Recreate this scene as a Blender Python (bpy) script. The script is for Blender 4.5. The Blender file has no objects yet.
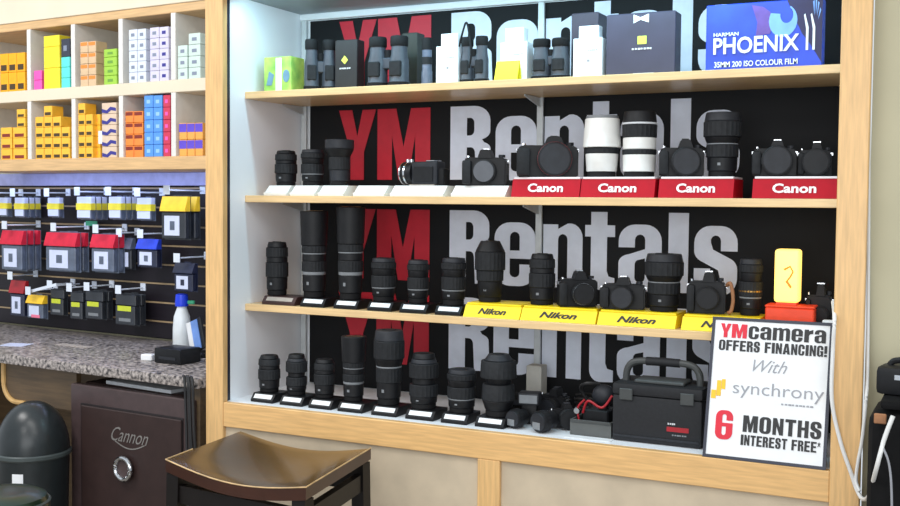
import bpy, bmesh, math, random
from mathutils import Vector, Matrix
random.seed(4)
sc = bpy.context.scene
COL = sc.collection
PI = math.pi

# ------------------------------------------------------------------ camera
CAM = Vector((2.0982, -2.6505, 1.4444)); YAW, PIT, ROL, FPX = -0.4592, -0.0476, 0.0087, 1065.9
F = Vector((math.sin(YAW)*math.cos(PIT), math.cos(YAW)*math.cos(PIT), math.sin(PIT)))
R = Vector((math.cos(YAW), -math.sin(YAW), 0)); U = R.cross(F)
R2 = R*math.cos(ROL)+U*math.sin(ROL); U2 = -R*math.sin(ROL)+U*math.cos(ROL)
cam = bpy.data.cameras.new('camera'); cam.sensor_width = 36; cam.lens = FPX*36/900; cam.clip_start = .05
co = bpy.data.objects.new('camera', cam); COL.objects.link(co)
M = Matrix((R2, U2, -F)).transposed().to_4x4(); M.translation = CAM; co.matrix_world = M
sc.camera = co

def ray(px, py): return F + R2*((px-450)/FPX) - U2*((py-253)/FPX)
def at(px, py, Y):                      # where the sight line meets the plane y = Y of the cabinet
    d = ray(px, py); return CAM + d*((Y-CAM.y)/d.y)
LA = math.radians(4.6); LO = Vector((-.07, 0, 0))
LU = Vector((math.cos(LA), -math.sin(LA), 0)); LN = Vector((math.sin(LA), math.cos(LA), 0))
def L(u, off, z): return LO + LU*u + LN*off + Vector((0, 0, z))
def latL(px, py, off):                  # (u, z) on the film-wall plane that lies 'off' behind the counter front
    d = ray(px, py); p = CAM + d*(((LO-CAM).dot(LN)+off)/d.dot(LN))
    return (p-LO).dot(LU), p.z
def spp(p): return (p-CAM).dot(F)/FPX   # metres per pixel at p

# ------------------------------------------------------------------ materials
def lin(c):
    c = c/255
    return c/12.92 if c <= .04045 else ((c+.055)/1.055)**2.4
def rgb(r, g, b): return (lin(r), lin(g), lin(b), 1)
MATS = {}
def mat(name, c, rough=.5, metal=0, emit=None, es=0, var=0.0, scale=30, stretch=None, c2=None, bump=0, coat=0, spec=None):
    m = bpy.data.materials.new(name); m.use_nodes = True
    nt = m.node_tree; b = nt.nodes['Principled BSDF']
    b.inputs['Base Color'].default_value = rgb(*c)
    b.inputs['Roughness'].default_value = rough; b.inputs['Metallic'].default_value = metal
    if coat: b.inputs['Coat Weight'].default_value = coat; b.inputs['Coat Roughness'].default_value = .1
    if spec is not None: b.inputs['Specular IOR Level'].default_value = spec
    if emit: b.inputs['Emission Color'].default_value = rgb(*emit); b.inputs['Emission Strength'].default_value = es
    if var or c2:
        tc = nt.nodes.new('ShaderNodeTexCoord'); mp = nt.nodes.new('ShaderNodeMapping')
        nz = nt.nodes.new('ShaderNodeTexNoise'); rp = nt.nodes.new('ShaderNodeValToRGB')
        if stretch: mp.inputs['Scale'].default_value = stretch
        nz.inputs['Scale'].default_value = scale; nz.inputs['Detail'].default_value = 6
        nt.links.new(tc.outputs['Object'], mp.inputs['Vector']); nt.links.new(mp.outputs['Vector'], nz.inputs['Vector'])
        a = [x*(1-var) for x in c]; z = c2 if c2 else [min(255, x*(1+var)) for x in c]
        rp.color_ramp.elements[0].position = .35; rp.color_ramp.elements[0].color = rgb(*a)
        rp.color_ramp.elements[1].position = .65; rp.color_ramp.elements[1].color = rgb(*z)
        nt.links.new(nz.outputs['Fac'], rp.inputs['Fac']); nt.links.new(rp.outputs['Color'], b.inputs['Base Color'])
        if bump:
            bp = nt.nodes.new('ShaderNodeBump'); bp.inputs['Strength'].default_value = bump; bp.inputs['Distance'].default_value = .002
            nt.links.new(nz.outputs['Fac'], bp.inputs['Height']); nt.links.new(bp.outputs['Normal'], b.inputs['Normal'])
    MATS[name] = m; return m
mat('maple_rail', (222, 178, 118), .42, var=.05, scale=9, stretch=(1, 8, 14), coat=.2)
mat('maple_stile', (220, 178, 120), .42, var=.05, scale=9, stretch=(14, 8, 1), coat=.2)
mat('maple_shelf', (226, 192, 140), .4, var=.04, scale=9, stretch=(1, 8, 14), coat=.2)
mat('white_melamine', (240, 243, 247), .4, var=.012, scale=4)
mat('grey_panel', (150, 160, 168), .5, var=.02)
mat('steel_strip', (205, 210, 212), .4, .2, var=.03)
mat('dark_channel', (38, 42, 58), .4)
mat('beige_panel', (196, 180, 155), .6, var=.03, scale=12)
mat('beige_wall', (186, 180, 152), .8, var=.015, scale=6)
mat('floor_vinyl', (120, 110, 98), .5, var=.06, scale=5)
mat('banner_black', (12, 13, 16), .6, spec=.25, var=.1, scale=6)
mat('banner_red', (196, 26, 48), .5, var=.02)
mat('banner_white', (224, 231, 246), .5, var=.015)
mat('black_plastic', (20, 21, 24), .5, spec=.3, var=.12, scale=60)
mat('black_rubber', (15, 15, 17), .75, spec=.3, var=.15, scale=120)
mat('grey_rubber', (29, 31, 34), .65, spec=.3, var=.12, scale=90)
mat('charcoal', (38, 40, 45), .5, spec=.3, var=.08, scale=50)
mat('bino_grey', (60, 65, 74), .5, var=.06, scale=50)
mat('lens_glass', (30, 36, 44), .08, coat=1)
mat('cap_grey', (78, 80, 86), .45, var=.04)
mat('mark_white', (205, 208, 212), .5, var=.02)
mat('mark_dim', (120, 124, 128), .5, var=.05)
mat('lens_white', (226, 226, 222), .4, var=.02)
mat('chrome', (205, 208, 212), .18, 1.0, var=.03)
mat('gold', (170, 130, 70), .3, .8, var=.05)
mat('red_trim', (160, 24, 36), .4, var=.04)
mat('label_white', (232, 234, 236), .5, var=.01)
mat('label_dull', (170, 160, 150), .5, var=.05)
mat('stand_black', (18, 19, 22), .4, spec=.3, var=.08)
mat('stand_brown', (58, 36, 34), .4, var=.1)
mat('acrylic_white', (234, 234, 230), .3, var=.01)
mat('riser_red', (172, 4, 30), .5, spec=.2, var=.03)
mat('riser_white', (236, 226, 228), .4, var=.01)
mat('riser_yellow', (250, 220, 22), .4, var=.02)
mat('ink_black', (26, 26, 28), .5, var=.05)
mat('ink_grey', (150, 152, 158), .5, var=.03)
mat('logo_gold', (240, 190, 40), .5, var=.02)
mat('sign_red', (214, 22, 50), .5, var=.02)
mat('lamp_yellow', (255, 226, 120), .4, emit=(255, 212, 104), es=1.5, var=.01)
mat('lamp_mark', (190, 120, 20), .5, emit=(220, 140, 20), es=.5)
mat('orange_red', (236, 72, 36), .45, var=.03)
mat('box_black', (26, 28, 30), .5, var=.08)
mat('box_navy', (58, 58, 78), .45, var=.05, scale=12)
mat('box_plum', (50, 44, 60), .45, var=.05)
mat('box_olive', (40, 42, 34), .5, var=.06)
mat('box_white', (232, 238, 242), .5, var=.01)
mat('box_grey', (190, 188, 180), .5, var=.03)
mat('lime', (222, 236, 90), .5, var=.02)
mat('green_box', (150, 214, 100), .5, var=.12, scale=18, c2=(196, 230, 110))
mat('dull_blue', (110, 150, 175), .5, var=.05)
mat('card_yellow', (246, 240, 40), .5, var=.02)
mat('phoenix_blue', (36, 72, 200), .4, var=.12, scale=9)
mat('phoenix_pale', (120, 170, 240), .4, var=.04)
mat('phoenix_dark', (24, 26, 74), .4, var=.06)
mat('phoenix_plum', (96, 70, 150), .4, var=.06)
mat('case_black', (34, 35, 38), .65, spec=.3, var=.06, scale=120, bump=.2)
mat('case_grey', (62, 65, 65), .5, var=.05)
mat('tray_grey', (84, 87, 86), .5, var=.04)
mat('strap_tan', (150, 104, 70), .7, var=.1)
mat('cubby_cream', (226, 214, 190), .5, var=.015, scale=5)
mat('cubby_white', (222, 220, 214), .5, var=.015)
mat('cubby_wood', (214, 176, 126), .45, var=.05, scale=9, stretch=(1, 8, 14))
mat('cubby_back', (196, 190, 180), .6, var=.02)
mat('slat_black', (24, 19, 26), .5, spec=.3, var=.08, scale=8, stretch=(1, 8, 12))
mat('slat_trim', (158, 136, 104), .5, var=.05)
mat('header_blue_lit', (150, 152, 196), .4, var=.04)  # blue glow of the strip above is put into this header colour
mat('hook_white', (216, 224, 236), .35, var=.02)
mat('granite', (74, 68, 74), .3, scale=80, c2=(186, 176, 170), var=.45)
mat('apron_wood', (88, 70, 48), .5, var=.1, scale=7, stretch=(1, 6, 10))
mat('apron_edge', (196, 158, 100), .5, var=.05)
mat('safe_brown', (52, 38, 36), .5, spec=.3, var=.05, scale=20, bump=.05)
mat('safe_trim', (70, 56, 56), .4, var=.05)
mat('safe_dark', (34, 27, 28), .5, var=.05)
mat('silver_ink', (150, 146, 142), .35, .5, var=.04)
mat('bin_black', (32, 38, 40), .3, var=.06)
mat('bin_rim', (66, 74, 74), .35, var=.05)
mat('vinyl_green', (8, 38, 26), .28, var=.1, coat=.25)
mat('seat_brown', (74, 52, 20), .25, var=.12, scale=7, stretch=(1, 5, 5), coat=.15)
mat('seat_side', (56, 30, 20), .3, var=.1, scale=9)
mat('worn_highlight', (196, 164, 118), .5, var=.1)
mat('stool_black', (20, 16, 15), .45, spec=.3, var=.1)
mat('pack_navy', (32, 38, 62), .35, var=.1)
mat('pack_grey', (88, 98, 116), .3, var=.08)
mat('pack_dark', (44, 48, 54), .35, var=.08)
mat('pack_yellow', (240, 222, 60), .45, var=.03)
mat('pack_amber', (244, 196, 44), .45, var=.03)
mat('pack_red', (205, 40, 62), .5, spec=.25, var=.04)
mat('pack_pink', (236, 120, 150), .45, var=.04)
mat('pack_blue', (36, 66, 200), .4, var=.05)
mat('pack_label', (206, 214, 238), .4, var=.02)
mat('pack_lime', (196, 206, 50), .45, var=.03)
mat('pack_green', (50, 150, 110), .45, var=.03)
mat('bottle_white', (218, 224, 226), .3, var=.02)
mat('cap_blue', (24, 60, 214), .35, var=.03)
mat('leaf_blue', (110, 150, 220), .4, var=.08, scale=12)
mat('cable_white', (228, 228, 226), .45, var=.01)
mat('cable_black', (24, 24, 26), .5, var=.05)
mat('bag_black', (13, 13, 14), .85, spec=.2, var=.2, scale=40, bump=.3)
for n, c in dict(f_orange=(252, 176, 12), f_yellow=(246, 226, 50), f_pink=(236, 90, 180), f_cyan=(96, 224, 216), f_navy=(50, 56, 72),
                 f_tan=(216, 186, 148), f_brown=(112, 92, 62), f_green=(160, 206, 70), f_white=(216, 224, 236), f_lavender=(212, 208, 230),
                 f_mint=(206, 224, 216), f_gold=(248, 190, 58), f_ivory=(220, 196, 172), f_rust=(242, 140, 58), f_blue=(86, 152, 232),
                 f_red=(204, 54, 84), f_purple=(98, 74, 204), f_blackband=(70, 52, 20), f_darkred=(130, 40, 24), f_ink=(52, 50, 140),
                 f_greydot=(130, 140, 160), f_peach=(240, 170, 80), f_paleblue=(150, 196, 244), f_leaf=(110, 160, 60)).items():
    mat(n, c, .45, var=.03)
def MT(k): return MATS[k]

# ------------------------------------------------------------------ mesh helpers
def bm_(): return bmesh.new()
def box(bm, x0, x1, y0, y1, z0, z1, b=0, seg=1):
    r = bmesh.ops.create_cube(bm, size=1); vs = r['verts']
    for v in vs: v.co = Vector((x0+(v.co.x+.5)*(x1-x0), y0+(v.co.y+.5)*(y1-y0), z0+(v.co.z+.5)*(z1-z0)))
    if b:
        es = list({e for v in vs for e in v.link_edges})
        bmesh.ops.bevel(bm, geom=es, offset=b, segments=seg, affect='EDGES', profile=.6)
    return bm
def prism(bm, poly, a0, a1, axis='x', cap=True):
    """extrude a 2-D outline: axis x -> outline is (y,z); axis y -> (x,z); axis z -> (x,y)"""
    def P(a, p):
        return Vector((a, p[0], p[1])) if axis == 'x' else (Vector((p[0], a, p[1])) if axis == 'y' else Vector((p[0], p[1], a)))
    A = [bm.verts.new(P(a0, p)) for p in poly]; B = [bm.verts.new(P(a1, p)) for p in poly]
    n = len(poly)
    for i in range(n): bm.faces.new((A[i], A[(i+1) % n], B[(i+1) % n], B[i]))
    bm.faces.new(A[::-1]); bm.faces.new(B)
    bmesh.ops.recalc_face_normals(bm, faces=bm.faces)
    return bm
def lathe(bm, prof, seg=28, c=(0, 0, 0), ribs=0, rib=.0, axis='z'):
    """prof = [(r, h)...]; ribs make a knurled ring"""
    rows = []
    for (r, h) in prof:
        row = []
        for i in range(seg):
            t = 2*PI*i/seg
            rr = r*(1+rib*(1 if (i % 2) else -1)) if ribs else r
            x, y = rr*math.cos(t), rr*math.sin(t)
            p = (x, y, h) if axis == 'z' else ((x, -h, y) if axis == 'y' else (h, x, y))
            row.append(bm.verts.new(Vector(p)+Vector(c)))
        rows.append(row)
    for a, b in zip(rows, rows[1:]):
        for i in range(seg): bm.faces.new((a[i], a[(i+1) % seg], b[(i+1) % seg], b[i]))
    bm.faces.new(rows[0][::-1]); bm.faces.new(rows[-1])
    bmesh.ops.recalc_face_normals(bm, faces=bm.faces)
    return bm
def tube(bm, pts, r, seg=8):
    pts = [Vector(p) for p in pts]; rows = []; up = Vector((0.123, .2, 1)).normalized()
    for i, p in enumerate(pts):
        t = (pts[min(i+1, len(pts)-1)]-pts[max(i-1, 0)]).normalized()
        s = t.cross(up)
        if s.length < 1e-3: s = t.cross(Vector((1, 0, 0)))
        s.normalize(); q = s.cross(t)
        rows.append([bm.verts.new(p+(s*math.cos(2*PI*k/seg)+q*math.sin(2*PI*k/seg))*r) for k in range(seg)])
    for a, b in zip(rows, rows[1:]):
        for i in range(seg): bm.faces.new((a[i], a[(i+1) % seg], b[(i+1) % seg], b[i]))
    bm.faces.new(rows[0][::-1]); bm.faces.new(rows[-1])
    bmesh.ops.recalc_face_normals(bm, faces=bm.faces)
    return bm
def smooth_path(pts, n=6):
    pts = [Vector(p) for p in pts]; out = []
    for i in range(len(pts)-1):
        p0 = pts[max(i-1, 0)]; p1 = pts[i]; p2 = pts[i+1]; p3 = pts[min(i+2, len(pts)-1)]
        for k in range(n):
            t = k/n
            out.append(.5*((2*p1)+(p2-p0)*t+(2*p0-5*p1+4*p2-p3)*t*t+(3*p1-p0-3*p2+p3)*t**3))
    out.append(pts[-1]); return out
def ball(bm, c, r, sx=1, sy=1, sz=1, u=20, v=12):
    m = Matrix.Translation(Vector(c)) @ Matrix.Diagonal((r*sx, r*sy, r*sz, 1))
    bmesh.ops.create_uvsphere(bm, u_segments=u, v_segments=v, radius=1, matrix=m); return bm
def xf(bm, m): bmesh.ops.transform(bm, matrix=m, verts=bm.verts); return bm
def mesh_from(bm, name, m):
    me = bpy.data.meshes.new(name); bm.to_mesh(me); bm.free()
    me.shade_smooth(); me.set_sharp_from_angle(angle=math.radians(32))
    me.materials.append(MT(m)); return me
def obj(name, bm, m, parent=None, label=None, loc=None, rot=None):
    me = bm if isinstance(bm, bpy.types.Mesh) else mesh_from(bm, name, m)
    o = bpy.data.objects.new(name, me); COL.objects.link(o)
    if parent: o.parent = parent
    if loc is not None: o.location = loc
    if rot is not None: o.rotation_euler = rot
    if label: o['label'] = label
    return o
def tag(o, label, cat, group=None, kind=None):
    o['label'] = label; o['category'] = cat
    if group: o['group'] = group
    if kind: o['kind'] = kind
    return o
def thing(name, label, cat, loc=(0, 0, 0), rz=0, group=None):
    o = bpy.data.objects.new(name, None); COL.objects.link(o); o.empty_display_size = .05
    o.location = loc; o.rotation_euler = (0, 0, rz); return tag(o, label, cat, group)
def struct(name, bm, m, loc=None, rot=None):
    o = obj(name, bm, m, None, None, loc, rot); o['kind'] = 'structure'; return o
# --- writing
def curve_mesh(splines, depth=.0008):
    cu = bpy.data.curves.new('glyphs', 'CURVE'); cu.dimensions = '2D'; cu.fill_mode = 'BOTH'; cu.extrude = depth
    for s in splines:
        sp = cu.splines.new('POLY'); sp.points.add(len(s)-1); sp.use_cyclic_u = True
        for p, q in zip(sp.points, s): p.co = (q[0], q[1], 0, 1)
    return cu
def from_curve(cu, name, m, x, z, w, h, y=0, fit=True):
    """turn a flat curve into a mesh standing in the x-z plane, facing -y"""
    o = bpy.data.objects.new('tmp', cu); COL.objects.link(o)
    dg = bpy.context.evaluated_depsgraph_get(); me = bpy.data.meshes.new_from_object(o.evaluated_get(dg))
    bpy.data.objects.remove(o); bpy.data.curves.remove(cu)
    xs = [v.co.x for v in me.vertices]; ys = [v.co.y for v in me.vertices]
    x0, x1, y0, y1 = min(xs), max(xs), min(ys), max(ys)
    sx = w/(x1-x0) if fit else 1; sy = h/(y1-y0) if fit else 1
    for v in me.vertices: v.co = Vector((x+(v.co.x-(x0 if fit else 0))*sx, y-v.co.z, z+(v.co.y-(y0 if fit else 0))*sy))
    me.name = name; me.materials.clear(); me.materials.append(MT(m)); return me
def words(txt, name, m, parent, x, z, w, h, y=-.001, bold=.02, shear=0):
    cu = bpy.data.curves.new('txt', 'FONT'); cu.body = txt; cu.offset = bold; cu.shear = shear; cu.extrude = .0006; cu.resolution_u = 3
    return obj(name, from_curve(cu, name, m, x, z, w, h, y), m, parent)
def arc(cx, cy, rx, ry, a0, a1, n=6):
    return [(cx+rx*math.cos(math.radians(a0+(a1-a0)*i/n)), cy+ry*math.sin(math.radians(a0+(a1-a0)*i/n))) for i in range(n+1)]
def glyph(ch):
    A = arc
    if ch == 'Y': return [[(0, 1), (.36, 1), (.5, .62), (.64, 1), (1, 1), (.68, .40), (.68, 0), (.32, 0), (.32, .40)]]
    if ch == 'M': return [[(0, 0), (0, 1), (.36, 1), (.5, .46), (.64, 1), (1, 1), (1, 0), (.72, 0), (.72, .62), (.59, 0), (.41, 0), (.28, .62), (.28, 0)]]
    if ch == 'R': return [[(0, 0), (0, 1)] + A(.58, .80, .38, .20, 90, 0) + A(.66, .66, .30, .12, 0, -70) + A(.66, .42, .31, .10, 60, 0) + [(1, 0), (.63, 0)] + A(.50, .36, .10, .08, 0, 90) + [(.40, .44), (.40, 0)],
                          [(.40, .84)] + A(.48, .77, .10, .07, 90, 0) + A(.48, .67, .10, .07, 0, -90) + [(.40, .60)]]
    if ch == 'e': return [[(1, .43)] + A(.62, .76, .38, .25, 0, 90) + A(.38, .76, .38, .25, 90, 180) + A(.38, .24, .38, .25, 180, 270) + A(.62, .24, .38, .25, 270, 360) + [(1, .34), (.62, .34)] + A(.5, .20, .12, .07, 0, -180) + [(.38, .43)],
                          [(.38, .56)] + A(.5, .78, .12, .08, 180, 0) + [(.62, .56)]]
    if ch == 'c': return [[(1, .60)] + A(.62, .76, .38, .25, 0, 90) + A(.38, .76, .38, .25, 90, 180) + A(.38, .24, .38, .25, 180, 270) + A(.62, .24, .38, .25, 270, 360) + [(1, .40), (.62, .40)] + A(.5, .20, .12, .07, 0, -180) + A(.5, .78, .12, .08, 180, 0) + [(.62, .60)]]
    if ch == 'n': return [[(0, 0), (0, .99), (.38, .99), (.38, .92)] + A(.68, .78, .32, .23, 100, 0) + [(1, 0), (.62, 0)] + A(.50, .76, .12, .08, 0, 180) + [(.38, 0)]]
    if ch == 'r': return [[(0, 0), (0, .99), (.5, .99), (.5, .86), (1, 1.0), (1, .68), (.62, .64), (.54, .5), (.54, 0)]]
    if ch == 'm': return [[(0, 0), (0, .99), (.23, .99), (.23, .92)] + A(.42, .80, .17, .21, 110, 30) + A(.80, .78, .20, .23, 120, 0) + [(1, 0), (.77, 0)] + A(.695, .76, .075, .08, 0, 180) + [(.62, 0), (.38, 0)] + A(.305, .76, .075, .08, 0, 180) + [(.23, 0)]]
    if ch == 't': return [[(.2, .14)] + A(.55, .14, .35, .15, 180, 270) + [(1, 0), (1, .15), (.8, .17), (.74, .24), (.74, .68), (1, .68), (1, .83), (.74, .83), (.74, 1), (.2, 1), (.2, .83), (0, .83), (0, .68), (.2, .68)]]
    if ch == 'a': return [[(0, .66)] + A(.38, .76, .38, .25, 180, 90) + A(.62, .76, .38, .25, 90, 0) + [(1, 0), (.64, 0), (.62, .08)] + A(.36, .20, .36, .21, 300, 180) + A(.3, .42, .30, .14, 180, 100) + [(.62, .64)] + A(.5, .78, .12, .08, 0, 180) + [(.38, .66)],
                          [(.62, .50)] + A(.5, .40, .12, .08, 120, 180) + A(.5, .20, .12, .07, 180, 360)]
    if ch == 'F': return [[(0, 0), (0, 1), (1, 1), (1, .83), (.42, .83), (.42, .60), (.92, .60), (.92, .43), (.42, .43), (.42, 0)]]
    if ch == 'E': return [[(0, 0), (0, 1), (1, 1), (1, .83), (.42, .83), (.42, .60), (.92, .60), (.92, .43), (.42, .43), (.42, .17), (1, .17), (1, 0)]]
    if ch == 'O': return [A(.62, .76, .38, .24, 0, 90) + A(.38, .76, .38, .24, 90, 180) + A(.38, .24, .38, .24, 180, 270) + A(.62, .24, .38, .24, 270, 360), A(.5, .20, .12, .06, 0, -180) + A(.5, .80, .12, .06, 180, 0)]
    if ch == 'C': return glyph('c')
    if ch == 'S': return glyph('s')
    if ch == 'G': return [[(1, .62)] + A(.62, .76, .38, .25, 0, 90) + A(.38, .76, .38, .25, 90, 180) + A(.38, .24, .38, .25, 180, 270) + [(.55, 0), (.66, .08), (.72, 0), (1, 0), (1, .52), (.52, .52), (.52, .38), (.62, .38)] + A(.5, .20, .12, .07, 0, -180) + A(.5, .78, .12, .08, 180, 0) + [(.62, .62)]]
    if ch == 'I': return [[(0, 0), (0, 1), (1, 1), (1, 0)]]
    if ch == 'N': return [[(0, 0), (0, 1), (.36, 1), (.66, .46), (.66, 1), (1, 1), (1, 0), (.66, 0), (.34, .54), (.34, 0)]]
    if ch == 'A': return [[(0, 0), (.28, 1), (.72, 1), (1, 0), (.65, 0), (.61, .18), (.39, .18), (.35, 0)], [(.42, .34), (.58, .34), (.5, .76)]]
    if ch == 'T': return [[(0, 1), (1, 1), (1, .82), (.69, .82), (.69, 0), (.31, 0), (.31, .82), (0, .82)]]
    if ch == 'H': return [[(0, 0), (0, 1), (.36, 1), (.36, .60), (.64, .60), (.64, 1), (1, 1), (1, 0), (.64, 0), (.64, .43), (.36, .43), (.36, 0)]]
    if ch == '!': return [[(0, .30), (0, 1), (1, 1), (1, .30)], [(0, 0), (0, .20), (1, .20), (1, 0)]]
    if ch == '*': return [[(0, .55), (.3, .75), (0, .9), (.4, .9), (.5, 1.05), (.6, .9), (1, .9), (.7, .75), (1, .55), (.5, .65)]]
    if ch == '6': return [[(p[0], 1-p[1]) for p in q] for q in glyph('e')]
    if ch == 'l': return [[(0, 0), (0, 1), (1, 1), (1, 0)]]
    if ch == 's': return [[(1, .64)] + A(.62, .76, .38, .25, 0, 90) + A(.38, .76, .38, .25, 90, 180) + A(.34, .64, .34, .18, 180, 235) + [(.56, .36)] + A(.5, .21, .12, .08, 20, -180) + [(.38, .38), (0, .38)] + A(.38, .24, .38, .25, 180, 270) + A(.62, .24, .38, .25, 270, 360) + A(.66, .38, .34, .18, 0, 55) + [(.44, .66)] + A(.5, .79, .12, .08, 200, 0) + [(.62, .64)]]
def heavy(name, m, parent, items, y=-.001, depth=.0008):
    """items: (char, x0, x1, z0, z1)"""
    sp = []
    for ch, x0, x1, z0, z1 in items:
        for s in glyph(ch): sp.append([(x0+p[0]*(x1-x0), z0+p[1]*(z1-z0)) for p in s])
    return obj(name, from_curve(curve_mesh(sp, depth), name, m, 0, 0, 1, 1, y, fit=False), m, parent)
def bars(name, m, parent, x, z, w, h, n, y=-.0010):
    b = bm_(); c = w/n
    for k in range(n): box(b, x+k*c, x+k*c+c*(.62+.25*((k*7) % 3)/2), y-.0003, y+.0004, z+h*.1*(k % 2), z+h)
    return obj(name, b, m, parent)
def blockline(txt, name, m, parent, x, z, w, h, y=-.001):
    ws = {'I': .45, '!': .40, '*': .5, 'M': 1.3, ' ': .45, 'O': 1.0, 'A': 1.08}
    tot = sum(ws.get(c, .92) for c in txt)+.16*(len(txt)-1); k = w/tot; it = []
    for c in txt:
        ww = ws.get(c, .92)*k
        if c != ' ': it.append((c, x, x+ww, z, z+h))
        x += ww+.16*k
    return heavy(name, m, parent, it, y)
def outline(name, m, parent, poly, y=-.001, depth=.0006):
    return obj(name, from_curve(curve_mesh([poly], depth), name, m, 0, 0, 1, 1, y, fit=False), m, parent)

# ------------------------------------------------------------------ room
W = 1.8
struct('floor', box(bm_(), -3.2, 4.2, -4.5, 1.6, -.05, 0), 'floor_vinyl')
struct('wall_right', box(bm_(), 1.868, 4.2, .05, .15, 0, 3.0), 'beige_wall')
struct('wall_left', box(bm_(), -2.6, .05, 0, .08, 0, 3.0), 'beige_wall', loc=L(0, .632, 0), rot=(0, 0, -LA))

# ------------------------------------------------------------------ display cabinet
DS, DB = .1195, .437
Z1, Z2, Z3, ZR = 1.790, 1.4606, 1.1129, .813
cab = thing('display_cabinet', 'tall maple framed display cabinet with white sides holding rental cameras and lenses', 'cabinet', (0, 0, 0))
SW = .0677
obj('left_stile', box(bm_(), -SW, 0, 0, .025, 0, 2.3, .002), 'maple_stile', cab)
obj('right_stile', box(bm_(), W, W+SW, 0, .025, 0, 2.3, .002), 'maple_stile', cab)
obj('middle_rail', box(bm_(), .0003, W-.0003, .001, .025, .737, ZR, .002), 'maple_rail', cab)
obj('lower_stile', box(bm_(), .877, .944, .0015, .025, .09, .7367, .002), 'maple_stile', cab)
obj('bottom_rail', box(bm_(), .0003, W-.0003, .001, .025, 0, .0897, .002), 'maple_rail', cab)
obj('top_rail', box(bm_(), .0003, W-.0003, .001, .025, 2.2, 2.3, .002), 'maple_rail', cab)
obj('lower_panel', box(bm_(), .0003, .8767, .014, .022, .09, .7367), 'beige_panel', cab)
obj('lower_panel', box(bm_(), .9443, W-.0003, .014, .022, .09, .7367), 'beige_panel', cab)
obj('side_panel', box(bm_(), -.026, -.006, .0452, .47, 0, 2.3), 'white_melamine', cab, 'white melamine side panel')
obj('side_panel', box(bm_(), W+.006, W+.026, .0452, .47, 0, 2.3), 'white_melamine', cab, 'white melamine side panel')
obj('glass_channel', box(bm_(), -.02, -.0065, .0253, .045, ZR, 2.2), 'dark_channel', cab, 'dark channel behind the left stile')
obj('glass_channel', box(bm_(), W+.0065, W+.02, .0253, .045, ZR, 2.2), 'dark_channel', cab)
obj('back_panel', box(bm_(), -.0058, W+.0058, .442, .46, .05, 2.3), 'white_melamine', cab)
obj('deck', box(bm_(), -.0058, W+.0058, .0252, .4418, ZR-.022, ZR), 'white_melamine', cab, 'white deck above the middle rail')
obj('top_panel', box(bm_(), -.0058, W+.0058, .0252, .4418, 2.083, 2.103), 'grey_panel', cab)
obj('back_cleat', box(bm_(), -.0055, W+.0055, .425, .4416, 2.061, 2.0827, .002), 'white_melamine', cab)
for x in (.002, .872, 1.782):
    b = bm_(); box(b, x, x+.02, .424, .4334, ZR+.001, 2.06, .001)
    for k in range(30):
        box(b, x+.0085, x+.0115, .4236, .4241, ZR+.03+k*.041, ZR+.045+k*.041)
    obj('shelf_standard', b, 'steel_strip', cab, 'slotted white metal shelf standard')
for i, (z, w_) in enumerate(((Z1, 'upper'), (Z2, 'middle'), (Z3, 'lower'))):
    lab = ['top maple edged shelf, carrying binoculars, white cartons and a blue box',
           'middle maple edged shelf, carrying red risers with cameras and white lenses',
           'lower maple edged shelf, carrying yellow risers and a glowing lamp'][i]
    t = thing('shelf', lab, 'shelf', (0, 0, z-.0219), 0, 'shelves in the display cabinet')
    obj('shelf_board', box(bm_(), -.005, W+.005, DS+.004, .4225, 0, .0219), 'maple_shelf', t)
    obj('edge_band', box(bm_(), -.005, W+.005, DS, DS+.0038, 0, .0219, .0012), 'maple_shelf', t)
    for x in (.012, .882, 1.788):
        b = prism(bm_(), [(.4236, -.001), (.30, -.001), (.30, -.006), (.4236, -.03)], x-.002, x+.002)
        obj('shelf_bracket', b, 'steel_strip', t)

# banner
ban = thing('banner', 'black banner repeating red and white store name lettering behind the shelves', 'banner', (0, .4375, 0))
obj('backing', box(bm_(), .03, W-.002, 0, .004, ZR+.002, 2.0585), 'banner_black', ban)
GX = [('Y', .148, .293), ('M', .299, .497), ('R', .570, .716), ('e', .729, .868), ('n', .894, 1.022), ('t', 1.030, 1.124), ('a', 1.136, 1.267), ('l', 1.287, 1.346), ('s', 1.363, 1.487)]
for zt in (2.049, 1.751, 1.419, 1.139):
    zb = zt-.234
    heavy('red_lettering', 'banner_red', ban, [(c, a, b, zb, zt) for c, a, b in GX[:2]])
    it = []
    for c, a, b in GX[2:]: it.append((c, a, b, zb, zt if c in 'Rlt' else zb+.196))
    heavy('white_lettering', 'banner_white', ban, it)

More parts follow.
